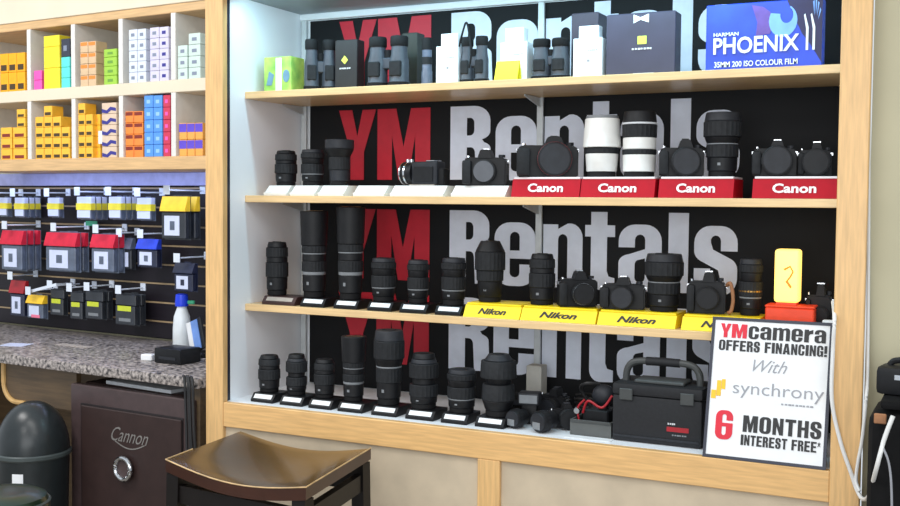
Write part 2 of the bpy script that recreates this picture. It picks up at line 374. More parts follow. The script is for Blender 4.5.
# ------------------------------------------------------------------ lenses
STY = {
 'plain': [('rear_cap', 0, .10, .86, .86, 'black_rubber', 0), ('barrel', .10, .34, .92, .95, 'black_plastic', 0), ('zoom_ring', .34, .62, 1, 1, 'grey_rubber', 1), ('barrel', .62, .72, .95, .95, 'black_plastic', 0), ('focus_ring', .72, .90, .98, .96, 'grey_rubber', 1), ('front_cap', .90, 1, .88, .80, 'black_plastic', 0)],
 'hooded': [('rear_cap', 0, .07, .74, .74, 'black_rubber', 0), ('barrel', .07, .26, .80, .82, 'black_plastic', 0), ('switch_panel', .26, .30, .83, .83, 'mark_dim', 0), ('zoom_ring', .30, .42, .86, .86, 'grey_rubber', 1), ('barrel', .42, .50, .84, .84, 'black_plastic', 0), ('marking_ring', .50, .515, .85, .85, 'mark_dim', 0), ('focus_ring', .515, .60, .87, .87, 'grey_rubber', 1), ('lens_hood', .60, 1, .92, 1, 'black_plastic', 0)],
 'short': [('rear_cap', 0, .12, .84, .84, 'black_rubber', 0), ('barrel', .12, .30, .90, .93, 'black_plastic', 0), ('marking_ring', .30, .33, .94, .94, 'mark_dim', 0), ('zoom_ring', .33, .60, .98, .98, 'grey_rubber', 1), ('barrel', .60, .76, .92, .96, 'black_plastic', 0), ('focus_ring', .76, .90, 1, 1, 'grey_rubber', 1), ('front_cap', .90, 1, .94, .90, 'charcoal', 0)],
 'wide': [('rear_cap', 0, .09, .72, .72, 'black_rubber', 0), ('barrel', .09, .30, .78, .80, 'black_plastic', 0), ('zoom_ring', .30, .50, .84, .84, 'grey_rubber', 1), ('marking_ring', .50, .52, .84, .84, 'mark_dim', 0), ('barrel', .52, .62, .84, .95, 'black_plastic', 0), ('focus_ring', .62, .86, 1, 1, 'grey_rubber', 1), ('front_cap', .86, 1, .97, .90, 'charcoal', 0)],
 'waist': [('rear_cap', 0, .10, .86, .86, 'black_rubber', 0), ('barrel', .10, .22, .92, .94, 'black_plastic', 0), ('zoom_ring', .22, .44, .98, .96, 'grey_rubber', 1), ('barrel', .44, .56, .80, .80, 'black_plastic', 0), ('focus_ring', .56, .82, 1, 1, 'grey_rubber', 1), ('barrel', .82, .90, .90, .84, 'charcoal', 0), ('front_cap', .90, 1, .80, .74, 'black_plastic', 0)],
 'knob': [('rear_cap', 0, .10, .70, .70, 'black_rubber', 0), ('barrel', .10, .26, .74, .90, 'black_plastic', 0), ('zoom_ring', .26, .52, .92, .86, 'grey_rubber', 1), ('barrel', .52, .62, .70, .72, 'black_plastic', 0), ('focus_ring', .62, .90, 1, .96, 'grey_rubber', 1), ('front_cap', .90, 1, .78, .60, 'charcoal', 0)],
 'flare': [('rear_cap', 0, .10, .66, .66, 'black_rubber', 0), ('barrel', .10, .34, .68, .70, 'charcoal', 0), ('zoom_ring', .34, .62, .74, .74, 'grey_rubber', 1), ('lens_hood', .62, .80, .74, .98, 'black_plastic', 0), ('front_cap', .80, 1, 1, 1, 'charcoal', 0)],
 'bottle': [('rear_cap', 0, .08, .74, .74, 'black_rubber', 0), ('barrel', .08, .34, .78, .84, 'black_plastic', 0), ('zoom_ring', .34, .52, .88, .90, 'grey_rubber', 1), ('focus_ring', .52, .82, 1, 1, 'grey_rubber', 1), ('lens_hood', .82, 1, .98, .66, 'black_plastic', 0)],
 'white': [('rear_cap', 0, .09, .74, .74, 'black_rubber', 0), ('barrel', .09, .38, .80, .86, 'lens_white', 0), ('zoom_ring', .38, .48, .88, .88, 'grey_rubber', 1), ('lens_hood', .48, .95, 1, .90, 'lens_white', 0), ('front_cap', .95, 1, .86, .84, 'mark_dim', 0)],
 'banded': [('rear_cap', 0, .08, .86, .86, 'black_rubber', 0), ('barrel', .08, .34, .92, .94, 'lens_white', 0), ('zoom_ring', .34, .42, .96, .96, 'grey_rubber', 1), ('barrel', .42, .60, .94, .94, 'lens_white', 0), ('focus_ring', .60, .80, .96, .98, 'grey_rubber', 1), ('marking_ring', .80, .83, 1, 1, 'mark_white', 0), ('lens_hood', .83, 1, .96, .90, 'black_plastic', 0)],
}
def lens(label, P, rad, h, style, group=None, top='lens_glass', rz=0):
    t = thing('camera_lens', label, 'lens', P, rz, group)
    for nm, a, b, r0, r1, m, rb in STY[style]:
        e = .0008
        z0, z1 = a*h+(.0002 if a else 0), b*h
        ch = min(.002, (z1-z0)*.25)
        o = lathe(bm_(), [(r0*rad-ch*.7, z0), (r0*rad, z0+ch), (r1*rad, z1-ch), (r1*rad-ch*.7, z1)], 48 if rb else 32, ribs=rb, rib=.018)
        p = obj(nm, o, m, t)
        if nm == 'lens_hood' and b == 1:
            obj('front_element', lathe(bm_(), [(r1*rad*.78, z1+.0002), (r1*rad*.5, z1+.002)], 28), top, t)
        if nm == 'front_cap':
            obj('pinch_grip', box(bm_(), -r1*rad*.5, r1*rad*.5, -r1*rad*.16, r1*rad*.16, z1+.0002, z1+.002, .0005), 'black_plastic', p)
        if nm == 'barrel' and m == 'black_plastic' and a < .2:
            obj('index_mark', box(bm_(), -.004, .004, -r0*rad*1.03, -r0*rad*.9, z0+(z1-z0)*.4, z0+(z1-z0)*.6), 'mark_dim', p)
    return t
def stand_geo(w, d=.095, h=.028):
    return prism(bm_(), [(0, 0), (0, .008), (.016, h), (d, h), (d, 0)], -w/2, w/2)
def lens_stand(label, P, w, group, m='stand_black', lm='label_white', rz=0, h=.026):
    t = thing('lens_stand', label, 'stand', P, rz, group)
    obj('base', stand_geo(w, h=h), m, t)
    b = box(bm_(), -w*.40, w*.40, -.0012, -.0003, -.0075, .0075)
    a = math.atan2(h-.008, .016)
    xf(b, Matrix.Translation((0, .0085, .008+(h-.008)*.5)) @ Matrix.Rotation(a-PI/2, 4, 'X'))
    obj('label_card', b, lm, t)
    return t
ORD = ['first', 'second', 'third', 'fourth', 'fifth', 'sixth', 'seventh', 'eighth', 'ninth', 'tenth', 'eleventh', 'twelfth']
def lens_on_stand(Z, Y, sx0, sx1, lx0, lx1, ytop, style, llab, slab, g1, g2, py=300, **k):
    c = at((sx0+sx1)/2, py, Y); w = (sx1-sx0)*spp(c)*.98
    lens_stand(slab, Vector((c.x, Y, Z+.0004)), w, g2, **k)
    Yl = Y+.055; q = at((lx0+lx1)/2, py, Yl); r = (lx1-lx0)*spp(q)/2
    top = at((lx0+lx1)/2, ytop, Yl).z; zb = Z+.0268
    lens(llab, Vector((q.x, Yl, zb)), r, top-zb, style, g1)

# third shelf: six lenses on stands
G1, G2 = 'lenses standing on the lower maple shelf', 'label stands on the lower maple shelf'
lab3 = ['plain black lens without hood at the far left end of the lower maple shelf',
        'tall hooded black lens, left one of the two tallest on the lower shelf',
        'tall hooded black lens, right one of the two tallest on the lower shelf',
        'short black lens beside the two tall hooded lenses, on the lower maple shelf',
        'short black lens, middle one of three equal lenses on the lower maple shelf',
        'short black lens just left of the first yellow riser']
sl3 = ['dark brown stand with dull label at the far left of the lower shelf',
       'black label stand under the left one of the two tall hooded lenses',
       'black label stand under the right one of the two tall hooded lenses',
       'black label stand under the first of three short lenses on the lower shelf',
       'black label stand under the middle of three short lenses on the lower shelf',
       'black label stand just left of the first yellow riser']
for i, (a, b, c, d, y, s) in enumerate([(258, 298, 266, 288, 242, 'plain'), (297.5, 326, 300, 328, 211, 'hooded'), (331, 359, 336, 365, 207, 'hooded'),
                                        (365, 393, 371, 396, 258, 'short'), (397, 428, 407, 429, 260, 'short'), (433, 462, 441, 466, 258, 'short')]):
    lens_on_stand(Z3, .135, a, b, c, d, y, s, lab3[i], sl3[i], G1, G2, 300, m='stand_brown' if i == 0 else 'stand_black', lm='label_dull' if i == 0 else 'label_white')
# bottom deck: eight lenses on stands
G1, G2 = 'lenses standing on the white deck', 'label stands on the white deck'
ll = ['stubby black lens at the far left of the white deck', 'black lens with twisted cap, second from left on the white deck', 'small black lens left of the slim tall lens on the white deck',
      'slim tall black lens with grey top on the white deck', 'tallest and widest black lens on the white deck, wider at its top', 'narrow waisted black lens right of the widest lens on the deck',
      'low black lens with bright rings left of the knobbed lens on the deck', 'black lens with bulging ribbed top, last in the row before the gear pile']
for i, (a, b, c, d, y, s, py) in enumerate([(248, 275, 258.5, 280, 355, 'plain', 395), (277, 304, 286, 307, 354, 'waist', 397), (306, 333, 314, 335, 359, 'plain', 400), (335, 364, 341, 366, 336, 'hooded', 404),
                                            (369, 398, 373.5, 404, 330, 'wide', 407), (403, 435, 409, 438, 353, 'waist', 411), (439, 468, 447, 476, 369, 'short', 415), (473, 505, 480, 516, 354, 'knob', 420)]):
    lens_on_stand(ZR, .055, a, b, c, d, y, s, ll[i], 'black label stand on the white deck, %s from the left end' % ORD[i], G1, G2, py)

# ------------------------------------------------------------------ risers
def riser(name, label, P, w, h, d, txt, m, topm, tm, group, tw=.5, th=.45, shear=0, slope=.014):
    t = thing(name, label, 'riser', P, 0, group)
    obj('stepped_body', prism(bm_(), [(0, 0), (slope, h-.006), (d, h-.006), (d, 0)], -w/2, w/2), m, t)
    obj('top_plate', box(bm_(), -w/2+.004, w/2-.002, slope-.002, d, h-.0058, h, .001), topm, t)
    a = math.atan2(h-.006, slope)
    o = words(txt, 'lettering', tm, t, -w*tw/2, 0, w*tw, (h-.006)*th, 0, .03, shear)
    o.location = (0, slope*.28-.0012, (h-.006)*.28); o.rotation_euler = (a-PI/2, 0, 0)
    o.rotation_euler = (-(PI/2-a), 0, 0)
    return t
def span(px0, px1, py, Y):
    a, b = at(px0, py, Y), at(px1, py, Y); return (a.x+b.x)/2, b.x-a.x
Gc = 'red brand risers on the middle shelf'
cr = []
for i, (a, b, lab) in enumerate([(511, 579, 'red brand riser under the hand gripped camera, leftmost of the red ones'), (580, 654, 'red brand riser carrying the two white lenses'),
                                 (658, 733, 'red brand riser carrying a camera and a big black lens'), (752, 837, 'red brand riser at the right end of the middle shelf')]):
    x, w = span(a, b, 190, .135)
    riser('brand_riser', lab, (x, .135, Z2+.0004), w, .056, .13, 'Canon', 'riser_red', 'riser_white', 'riser_white', Gc, .52, .5)
    cr.append((x, w))
Gn = 'yellow brand risers on the lower shelf'
for i, (a, b, lab) in enumerate([(463, 519, 'yellow brand riser carrying one bottle shaped lens, leftmost yellow riser'), (520, 595, 'yellow brand riser carrying a straight lens beside a camera'),
                                 (597, 675, 'yellow brand riser carrying a camera beside a lens with wide hood'), (681, 760, 'yellow brand riser partly hidden behind the financing sign')]):
    x, w = span(a, b, 318, .135)
    riser('brand_riser', lab, (x, .135, Z3+.0004), w, .040, .13, 'Nikon', 'riser_yellow', 'riser_yellow', 'ink_black', Gn, .5, .55, .35, .02)
# white stands on the middle shelf
Gw = 'white sloped stands on the middle shelf'
for i, (a, b, lab) in enumerate([(263, 287, 'white sloped stand under the leftmost lens of the middle shelf'), (289, 315, 'white sloped stand under the second lens of the middle shelf'), (317, 344, 'white sloped stand under the lens with flared cap'),
                                 (352, 385, 'empty white sloped stand on the middle shelf'), (388, 445, 'wide white sloped stand under the camcorder'), (449, 507, 'wide white sloped stand under the camera with grey body cap')]):
    x, w = span(a, b, 190, .135); w *= .93; h = .032
    t = thing('display_stand', lab, 'stand', (x, .135, Z2+.0004), 0, Gw)
    obj('base', prism(bm_(), [(0, 0), (0, .004), (.03, h), (.12, h), (.12, 0)], -w/2, w/2), 'acrylic_white', t)
    b_ = box(bm_(), -w/2, w/2, -.0015, 0, .004, .010); obj('front_lip', b_, 'acrylic_white', t)

# ------------------------------------------------------------------ cameras
def slr(label, P, w, h, rz=0, lensr=.035, lensl=.05, cap='cap_grey', grip=False, group=None, mats=('black_plastic', 'grey_rubber'), flash=False, lx=.06, strap=None, trim=None):
    """body width w, total height h; faces -y before turning"""
    t = thing('camera', label, 'camera', P, rz, group)
    bh = h*.78; d = w*.42
    b = bm_(); prism(b, [(-w/2, 0), (-w/2, bh*.92), (-w*.43, bh), (w*.40, bh), (w/2, bh*.90), (w/2, 0)], -d/2, d/2, 'y')
    bmesh.ops.bevel(b, geom=b.edges[:], offset=.004, segments=2, affect='EDGES')
    body = obj('body', b, mats[0], t)
    obj('hand_grip', box(bm_(), -w*.52, -w*.30, -d*.80, -d*.45, .004, bh*.9, .008, 2), mats[1], t)
    hp = h-bh
    b = prism(bm_(), [(-w*.17+lx*w, bh-.002), (-w*.11+lx*w, h*.97), (-w*.06+lx*w, h), (w*.06+lx*w, h), (w*.11+lx*w, h*.97), (w*.17+lx*w, bh-.002)], -d*.55, d*.42, 'y')
    obj('prism_housing', b, mats[0], t)
    obj('hot_shoe', box(bm_(), lx*w-.009, lx*w+.009, -.006, .014, h+.0002, h+.003), 'chrome' if flash else 'charcoal', t)
    obj('mode_dial', lathe(bm_(), [(w*.075, bh+.0003), (w*.075, bh+h*.08)], 24, (w*.36, 0, 0), 1, .03), 'charcoal', t)
    obj('shutter_button', lathe(bm_(), [(w*.04, bh+.0003), (w*.03, bh+h*.05)], 16, (-w*.40, -d*.3, 0)), 'chrome', t)
    lz = max(bh*.50, lensr*1.05); lxx = lx*w
    ln = obj('lens', lathe(bm_(), [(lensr*.92, d/2), (lensr*.95, d/2+lensl*.3), (lensr, d/2+lensl*.35), (lensr, d/2+lensl*.95), (lensr*.96, d/2+lensl)], 36, (lxx, 0, lz), axis='y'), mats[0], t)
    obj('focus_ring', lathe(bm_(), [(lensr*1.03, d/2+lensl*.45), (lensr*1.03, d/2+lensl*.82)], 48, (lxx, 0, lz), 1, .018, 'y'), mats[1], ln)
    obj('lens_cap', lathe(bm_(), [(lensr*.9, d/2+lensl+.0003), (lensr*.88, d/2+lensl+.004)], 32, (lxx, 0, lz), axis='y'), cap, ln)
    if trim: obj('trim_ring', lathe(bm_(), [(lensr*1.01, d/2+lensl*.86), (lensr*1.01, d/2+lensl*.92)], 32, (lxx, 0, lz), axis='y'), trim, ln)
    for s in (-1, 1): obj('strap_lug', box(bm_(), s*w*.5-.003, s*w*.5+.003, -.004, .004, bh*.80, bh*.90), 'chrome', t)
    if strap:
        pts = smooth_path([(w*.5, 0, bh*.85), (w*.62, -.01, bh*.95), (w*.70, -.02, bh*.5), (w*.66, -.03, .012), (w*.58, -.035, .006)])
        obj('strap', tube(bm_(), pts, .005), strap, t)
    return t
def cam_px(label, px0, px1, ytop, Y, zb, **k):
    c = at((px0+px1)/2, ytop+20, Y); w = (px1-px0)*spp(c)
    h = at((px0+px1)/2, ytop, Y).z-zb
    return slr(label, Vector((c.x, Y, zb+.0004)), w*.92, h, **k)
def lens_px(label, px0, px1, ytop, Y, zb, style, group=None):
    c = at((px0+px1)/2, ytop+30, Y); r = (px1-px0)*spp(c)/2
    return lens(label, Vector((c.x, Y, zb+.0004)), r, at((px0+px1)/2, ytop, Y).z-zb, style, group)
FACE = -.40     # the cameras look out towards the aisle and slightly left... turned with the shelf
zc = Z2+.0566; zn = Z3+.0406; zw = Z2+.0324
# middle shelf, left to right
GM = 'lenses standing on the middle shelf'
lens_px('stubby black lens, leftmost of three on white stands, middle shelf', 275, 297, 151, .20, zw, 'plain', GM)
lens_px('squat black lens, middle one of three on white stands, middle shelf', 301, 324, 150, .20, zw, 'short', GM)
lens_px('black lens with wide flared cap on a white stand, middle shelf', 325, 354, 140, .20, zw, 'flare', GM)
# camcorder lying along the shelf, lens to the left
c = at(424, 180, .20); s = spp(c)
t = thing('camcorder', 'dark camcorder lying on a white stand with its lens to the left', 'camcorder', (c.x, .20, zw+.0004), -.12)
hl = 25*s
obj('body', box(bm_(), -.030, .062, -.026, .026, .004, .004+hl*.9, .007, 3), 'charcoal', t)
obj('base_foot', box(bm_(), -.04, .05, -.02, .02, 0, .0038), 'label_dull', t)
ln = obj('lens_barrel', lathe(bm_(), [(hl*.42, -.072), (hl*.45, -.068), (hl*.45, -.0302)], 28, (0, 0, .004+hl*.45), axis='x'), 'black_plastic', t)
obj('chrome_ring', lathe(bm_(), [(hl*.462, -.056), (hl*.462, -.050)], 28, (0, 0, .004+hl*.45), axis='x'), 'chrome', ln)
obj('front_ring', lathe(bm_(), [(hl*.462, -.071), (hl*.462, -.067)], 28, (0, 0, .004+hl*.45), axis='x'), 'chrome', ln)
obj('top_plate', box(bm_(), .02, .05, -.02, .02, .0042+hl*.9, .008+hl*.9, .001), 'chrome', t)
for x in (-.06, -.046): obj('knob', lathe(bm_(), [(.006, .004+hl*.9), (.006, .012+hl*.9)], 14, (x, 0, 0)), 'chrome', t)
obj('eyepiece', box(bm_(), .0622, .082, -.018, .018, .0005, .004+hl*.62, .004, 2), 'black_rubber', t)
obj('screen_panel', box(bm_(), -.02, .05, -.0295, -.0263, .012, hl*.75, .001), 'black_plastic', t)
cam_px('black film style camera with big grey body cap on a wide white stand', 463, 510, 150, .20, zw, rz=.22, lensr=.034, lensl=.014, cap='cap_grey', flash=True, lx=.0)
cam_px('large black camera with hand grip and big front lens on the leftmost red riser', 515, 580, 137, .215, zc, rz=.42, lensr=.048, lensl=.030, cap='charcoal', lx=.10, trim='red_trim')
lens_px('white telephoto lens with white hood, left one of the white pair', 583, 621, 116, .20, zc, 'white', GM)
lens_px('white telephoto lens with black hood, right one of the white pair', 622, 657, 112, .20, zc, 'banded', GM)
cam_px('black camera standing left of the big black lens on a red riser', 658, 705, 140, .21, zc, rz=.30, lensr=.038, lensl=.03, cap='charcoal', lx=.08)
lens_px('big ribbed black lens standing on the third red riser', 704, 741, 113, .21, zc, 'wide', GM)
cam_px('black camera with pale flash shoe, left of two on the last red riser', 752, 797, 141, .205, zc, rz=.16, lensr=.038, lensl=.03, cap='charcoal', flash=True, lx=.06)
cam_px('black camera at the right stile, right of two on the last red riser', 798, 832, 143, .22, zc, rz=.1, lensr=.034, lensl=.035, cap='black_plastic', flash=True, lx=.05)
# lower shelf
lens_px('bottle shaped black lens alone on the leftmost yellow riser', 475, 505, 241, .205, zn, 'bottle')
lens_px('straight black lens beside a camera on the second yellow riser', 529, 555, 254, .205, zn, 'plain')
cam_px('black camera with bright lens ring on the second yellow riser', 556, 598, 271, .205, zn, rz=.55, lensr=.030, lensl=.045, cap='black_plastic', lx=.05, trim='chrome', flash=True)
cam_px('black camera beside the wide hooded lens on the third yellow riser', 600, 647, 277, .205, zn, rz=.2, lensr=.031, lensl=.03, cap='charcoal', lx=.0, flash=True)
lens_px('black lens with very wide hood on the third yellow riser', 645, 683, 254, .205, zn, 'wide')
cam_px('black camera with tan strap on the yellow riser behind the sign', 687, 727, 272, .205, zn, rz=.15, lensr=.030, lensl=.03, cap='black_plastic', lx=.05, flash=True, strap='strap_tan')
c = at(750, 310, .20)
t = lens_px('dark lens with gold ring between the strapped camera and the glowing lamp', 739, 762, 259, .215, zn, 'short')
obj('gold_ring', lathe(bm_(), [(.030, .062), (.030, .066)], 32), 'gold', t, 'gold ring')
# lamp on orange box
x, w = span(773, 800, 312, .175); pz = at(787, 305.5, .165).z-Z3
t = thing('plinth_box', 'orange red box under the glowing yellow lamp', 'box', (x+.008, .185, Z3+.0004))
obj('body', box(bm_(), -.058, .062, -.03, .045, 0, pz-.006, .003), 'orange_red', t)
obj('lid', box(bm_(), -.059, .063, -.031, .046, pz-.0058, pz, .002), 'orange_red', t)
lc = at(787.5, 300, .19); hh = at(787, 249, .19).z-(Z3+pz+.0010); lw = 24*spp(lc)
t = thing('glowing_lamp', 'glowing yellow lamp standing on an orange box by the right stile', 'lamp', (lc.x, .19, Z3+pz+.0010))
obj('lamp_shade', box(bm_(), -lw/2, lw/2, -.026, .026, .006, hh, .010, 3), 'lamp_yellow', t)
obj('lamp_base', box(bm_(), -lw/2+.006, lw/2-.006, -.022, .022, 0, .0058), 'orange_red', t)
sq = outline('printed_mark', 'lamp_mark', t, [(-.004, hh*.62), (.008, hh*.68), (.014, hh*.6), (.008, hh*.52), (-.002, hh*.42), (.010, hh*.30), (.014, hh*.33), (.004, hh*.43), (.012, hh*.51), (.018, hh*.6), (.009, hh*.71), (-.008, hh*.65)], -.0266)
cam_px('small black camera right of the glowing lamp against the right stile', 806, 833, 284, .235, Z3, rz=0, lensr=.023, lensl=.02, cap='black_plastic', lx=.05, flash=True)
x, w = span(826, 835, 310, .15)
tag(obj('white_adapter', box(bm_(), -.018, .018, -.012, .012, 0, .045, .004, 2), 'box_white', None, None, (x, .15, Z3+.0004)), 'small white power adapter below the small camera at the right stile', 'adapter')

# ------------------------------------------------------------------ top shelf
zt = Z1+.0004
def carton(name, label, cat, px0, px1, ytop, Y, d, m, zb=zt, py=60, group=None, rz=0):
    x, w = span(px0, px1, py, Y); h = at((px0+px1)/2, ytop, Y).z-zb
    t = thing(name, label, cat, (x, Y, zb), rz, group)
    b = obj('carton_body', box(bm_(), -w/2, w/2, 0, d, 0, h, .0015), m, t)
    obj('tuck_flap', box(bm_(), -w/2+.003, w/2-.003, .003, d-.003, h+.0002, h+.0012), m, t)
    return t, w, h
t, w, h = carton('film_box', 'bright green box with white stripe at the left end of the top shelf', 'box', 264, 291, 57, .17, .075, 'green_box')
obj('white_stripe', box(bm_(), -w*.06, w*.16, -.001, -.0002, .003, h-.003), 'box_white', t)
outline('printed_mark', 'dull_blue', t, arc(w*.33, h*.45, w*.12, h*.18, 0, 330, 14))
outline('printed_mark', 'dull_blue', t, [(-w*.40, h*.2), (-w*.2, h*.2), (-w*.12, h*.5), (-w*.3, h*.6)])
def binoc(label, px0, px1, ytop, Y, rz, group='binoculars on the top shelf', m='bino_grey', short=False):
    c = at((px0+px1)/2, 60, Y); w = (px1-px0)*spp(c); h = at((px0+px1)/2, ytop, Y).z-zt
    w = w/max(.6, math.cos(rz))
    r = w*(.255 if short else .235)
    t = thing('binoculars', label, 'binoculars', (c.x, Y, zt), rz, group)
    for s in (-1, 1):
        x = s*(w/2-r)
        b = obj('barrel', lathe(bm_(), [(r*.96, 0), (r, .004), (r, h*.10), (r*.94, h*.12), (r*.92, h*.52), (r*.78, h*.64), (r*.74, h*.80)], 28, (x, 0, 0)), m, t)
        obj('objective_rim', lathe(bm_(), [(r*1.03, h*.03), (r*1.03, h*.09)], 28, (x, 0, 0)), 'black_rubber', b)
        obj('eyecup', lathe(bm_(), [(r*.80, h*.80), (r*.86, h*.83), (r*.86, h*.97), (r*.78, h)], 28, (x, 0, 0), 1, .012), 'black_rubber', b)
        obj('grip_panel', box(bm_(), x-r*.6, x+r*.6, -r*1.02, -r*.6, h*.2, h*.5, .003), 'grey_rubber', b)
    hg = obj('hinge', box(bm_(), -w/2+r*1.4, w/2-r*1.4, -r*.45, r*.45, h*.36, h*.58, .003), m, t)
    obj('focus_wheel', lathe(bm_(), [(r*.36, h*.585), (r*.36, h*.74)], 28, (0, 0, 0), 1, .03), 'black_rubber', hg)
    return t
binoc('grey binoculars turned aside, between the green box and black carton', 307, 334, 40, .205, .62)
t, w, h = carton('product_box', 'black carton with yellow green diamond logo on the top shelf', 'box', 335, 357, 40, .20, .045, 'box_black')
outline('diamond_logo', 'lime', t, [(-w*.2, h*.60), (-w*.05, h*.69), (w*.10, h*.60), (-w*.05, h*.52)])
bars('printed_marks', 'mark_white', t, -w*.28, h*.42, w*.5, h*.03, 6)
binoc('broad grey binoculars standing right of the diamond logo carton', 366, 411, 37, .185, .05)
carton('product_box', 'dark olive carton behind the broad binoculars on the top shelf', 'box', 402, 417, 33, .27, .05, 'box_olive')
t = thing('monocular', 'slim grey monocular standing against the leftmost white hang carton', 'monocular', (at(427, 60, .20).x, .20, zt))
hm = at(427, 38, .20).z-zt; rm = 5.5*spp(at(427, 60, .20))
b = obj('barrel', lathe(bm_(), [(rm, 0), (rm, hm*.3), (rm*.88, hm*.34), (rm*.88, hm*.75)], 26), 'pack_grey', t)
obj('eyecup', lathe(bm_(), [(rm*.95, hm*.752), (rm*.95, hm*.97), (rm*.85, hm)], 26, ribs=1, rib=.015), 'black_rubber', t)
obj('focus_ring', lathe(bm_(), [(rm*.97, hm*.45), (rm*.97, hm*.6)], 40, ribs=1, rib=.02), 'grey_rubber', b)
Gh = 'white hang cartons on the top shelf'
def hang_carton(label, px0, px1, ymid, ytop, tx0, tx1, Y):
    x, w = span(px0, px1, 60, Y); h = at((px0+px1)/2, ymid, Y).z-zt; h2 = at((px0+px1)/2, ytop, Y).z-zt
    t = thing('hang_carton', label, 'box', (x, Y, zt), 0, Gh)
    obj('carton_body', box(bm_(), -w/2, w/2, 0, .05, 0, h, .0015), 'box_white', t)
    a, b2 = at(tx0, 60, Y).x-x, at(tx1, 60, Y).x-x
    obj('upper_box', box(bm_(), a, b2, .012, .045, h+.0002, h2, .0015), 'box_white', t)
    bars('printed_marks', 'ink_grey', t, 0, h*.68, w*.36, h*.025, 5)
    obj('printed_mark', box(bm_(), -w*.02, w*.08, -.001, -.0002, h*.40, h*.46), 'ink_grey', t)
    return t
hang_carton('white hang carton left of the strapped binoculars, leftmost of three', 436, 458, 46, 33, 439, 456, .17)
hang_carton('white hang carton behind the small yellow card, middle of three', 500, 527, 42, 27, 503, 522, .185)
hang_carton('white hang carton in front of the plum box, rightmost of three', 573, 602, 38, 25, 577, 597, .165)
t = binoc('dark binoculars with a raised strap between two white hang cartons', 459, 490, 37, .19, -.05)
hb = at(474, 37, .19).z-zt
obj('strap', tube(bm_(), smooth_path([(-.035, -.03, hb*.78), (-.02, -.035, hb*1.1), (-.012, -.03, hb*1.28), (.0, -.035, hb*1.05), (.01, -.04, hb*.6), (.004, -.042, hb*.30)]), .003), 'black_rubber', t)
x, w = span(494, 517, 72, .15); h = at(505, 60, .15).z-zt
t = thing('tent_card', 'small bright yellow folded card before the middle white hang carton', 'card', (x, .15, zt))
obj('front_leaf', prism(bm_(), [(0, 0), (.001, 0), (.021, h), (.020, h)], -w/2, w/2), 'card_yellow', t)
obj('rear_leaf', prism(bm_(), [(.0215, h), (.0225, h), (.034, 0), (.033, 0)], -w/2, w/2), 'card_yellow', t)
binoc('wide dark binoculars with flat top between the middle and right hang cartons', 531, 571, 39, .185, .06, short=True)
carton('product_box', 'plum black carton behind the rightmost white hang carton', 'box', 571, 598, 13, .235, .08, 'box_plum')
t, w, h = carton('product_box', 'large dark grey carton with yellow green square logo on the top shelf', 'box', 606, 675, 13, .165, .06, 'box_navy')
obj('square_logo', box(bm_(), -w*.04, w*.09, -.001, -.0002, h*.50, h*.63, .0002), 'lime', t)
bars('printed_marks', 'mark_white', t, -w*.12, h*.41, w*.30, h*.03, 7)
outline('bow_mark', 'box_white', t, [(-w*.1, h*.98), (-w*.1, h*.84), (w*.0, h*.89), (w*.12, h*.84), (w*.12, h*.98), (w*.0, h*.93)])
obj('printed_strip', box(bm_(), -w*.1, w*.2, -.001, -.0002, .002, h*.035), 'mark_white', t)
# blue film box
Y = .16; x, w = span(706, 822.5, 35, Y); h = at(764, 1.5, Y).z-zt
t = thing('film_box', 'large blue colour film box with white lettering at the right end of the top shelf', 'box', (x, Y, zt))
obj('carton_body', box(bm_(), -w/2, w/2, 0, .05, 0, h, .002), 'phoenix_blue', t)
obj('dark_sweep', from_curve(curve_mesh([[(w*.20, h*.995), (w*.498, h*.995), (w*.498, h*.06), (w*.40, h*.34), (w*.33, h*.5), (w*.27, h*.72)]], .0002), 'dark_sweep', 'phoenix_dark', 0, 0, 1, 1, -.0004, fit=False), 'phoenix_dark', t)
obj('pale_disc', from_curve(curve_mesh([arc(-w*.12, h*.70, w*.13, h*.20, 0, 350, 22)], .0002), 'pale_disc', 'phoenix_blue', 0, 0, 1, 1, -.0003, fit=False), 'phoenix_blue', t)
outline('pale_swoosh', 'phoenix_pale', t, arc(w*.17, h*.70, w*.12, h*.24, 150, 420, 18) + arc(w*.20, h*.78, w*.055, h*.12, 60, -190, 12), -.0012, .0003)
outline('plum_swoosh', 'phoenix_plum', t, [(-w*.10, h*.96), (w*.0, h*.92), (w*.06, h*.84), (w*.10, h*.68), (w*.06, h*.52), (-w*.06, h*.50), (-w*.05, h*.7)], -.0010, .0003)
for k in range(6):
    a = math.radians(20+k*22); cx, cz = w*.44, h*.55
    outline('ray_mark', 'phoenix_pale', t, [(cx+w*.03*math.cos(a), cz+h*.2*math.sin(a)), (cx+w*.055*math.cos(a-.12), cz+h*.43*math.sin(a-.06)), (cx+w*.055*math.cos(a+.12), cz+h*.43*math.sin(a+.06))], -.0012, .0003) if k in (1, 2, 3, 4) else None
words('PHOENIX', 'lettering', 'box_white', t, -w*.43, h*.25, w*.74, h*.25, -.002, .02)
words('HARMAN', 'small_lettering', 'box_white', t, -w*.43, h*.52, w*.22, h*.055, -.002, .02)
words('35MM 200 ISO COLOUR FILM', 'caption', 'box_white', t, -w*.42, h*.055, w*.72, h*.085, -.002, .015)
for k in range(2): outline('numeral_bar', 'box_white', t, [(w*(.365+.055*k), h*.25), (w*(.385+.055*k), h*.25), (w*(.385+.055*k), h*.58), (w*(.355+.055*k), h*.78), (w*(.345+.055*k), h*.76), (w*(.365+.055*k), h*.56)], -.0022)

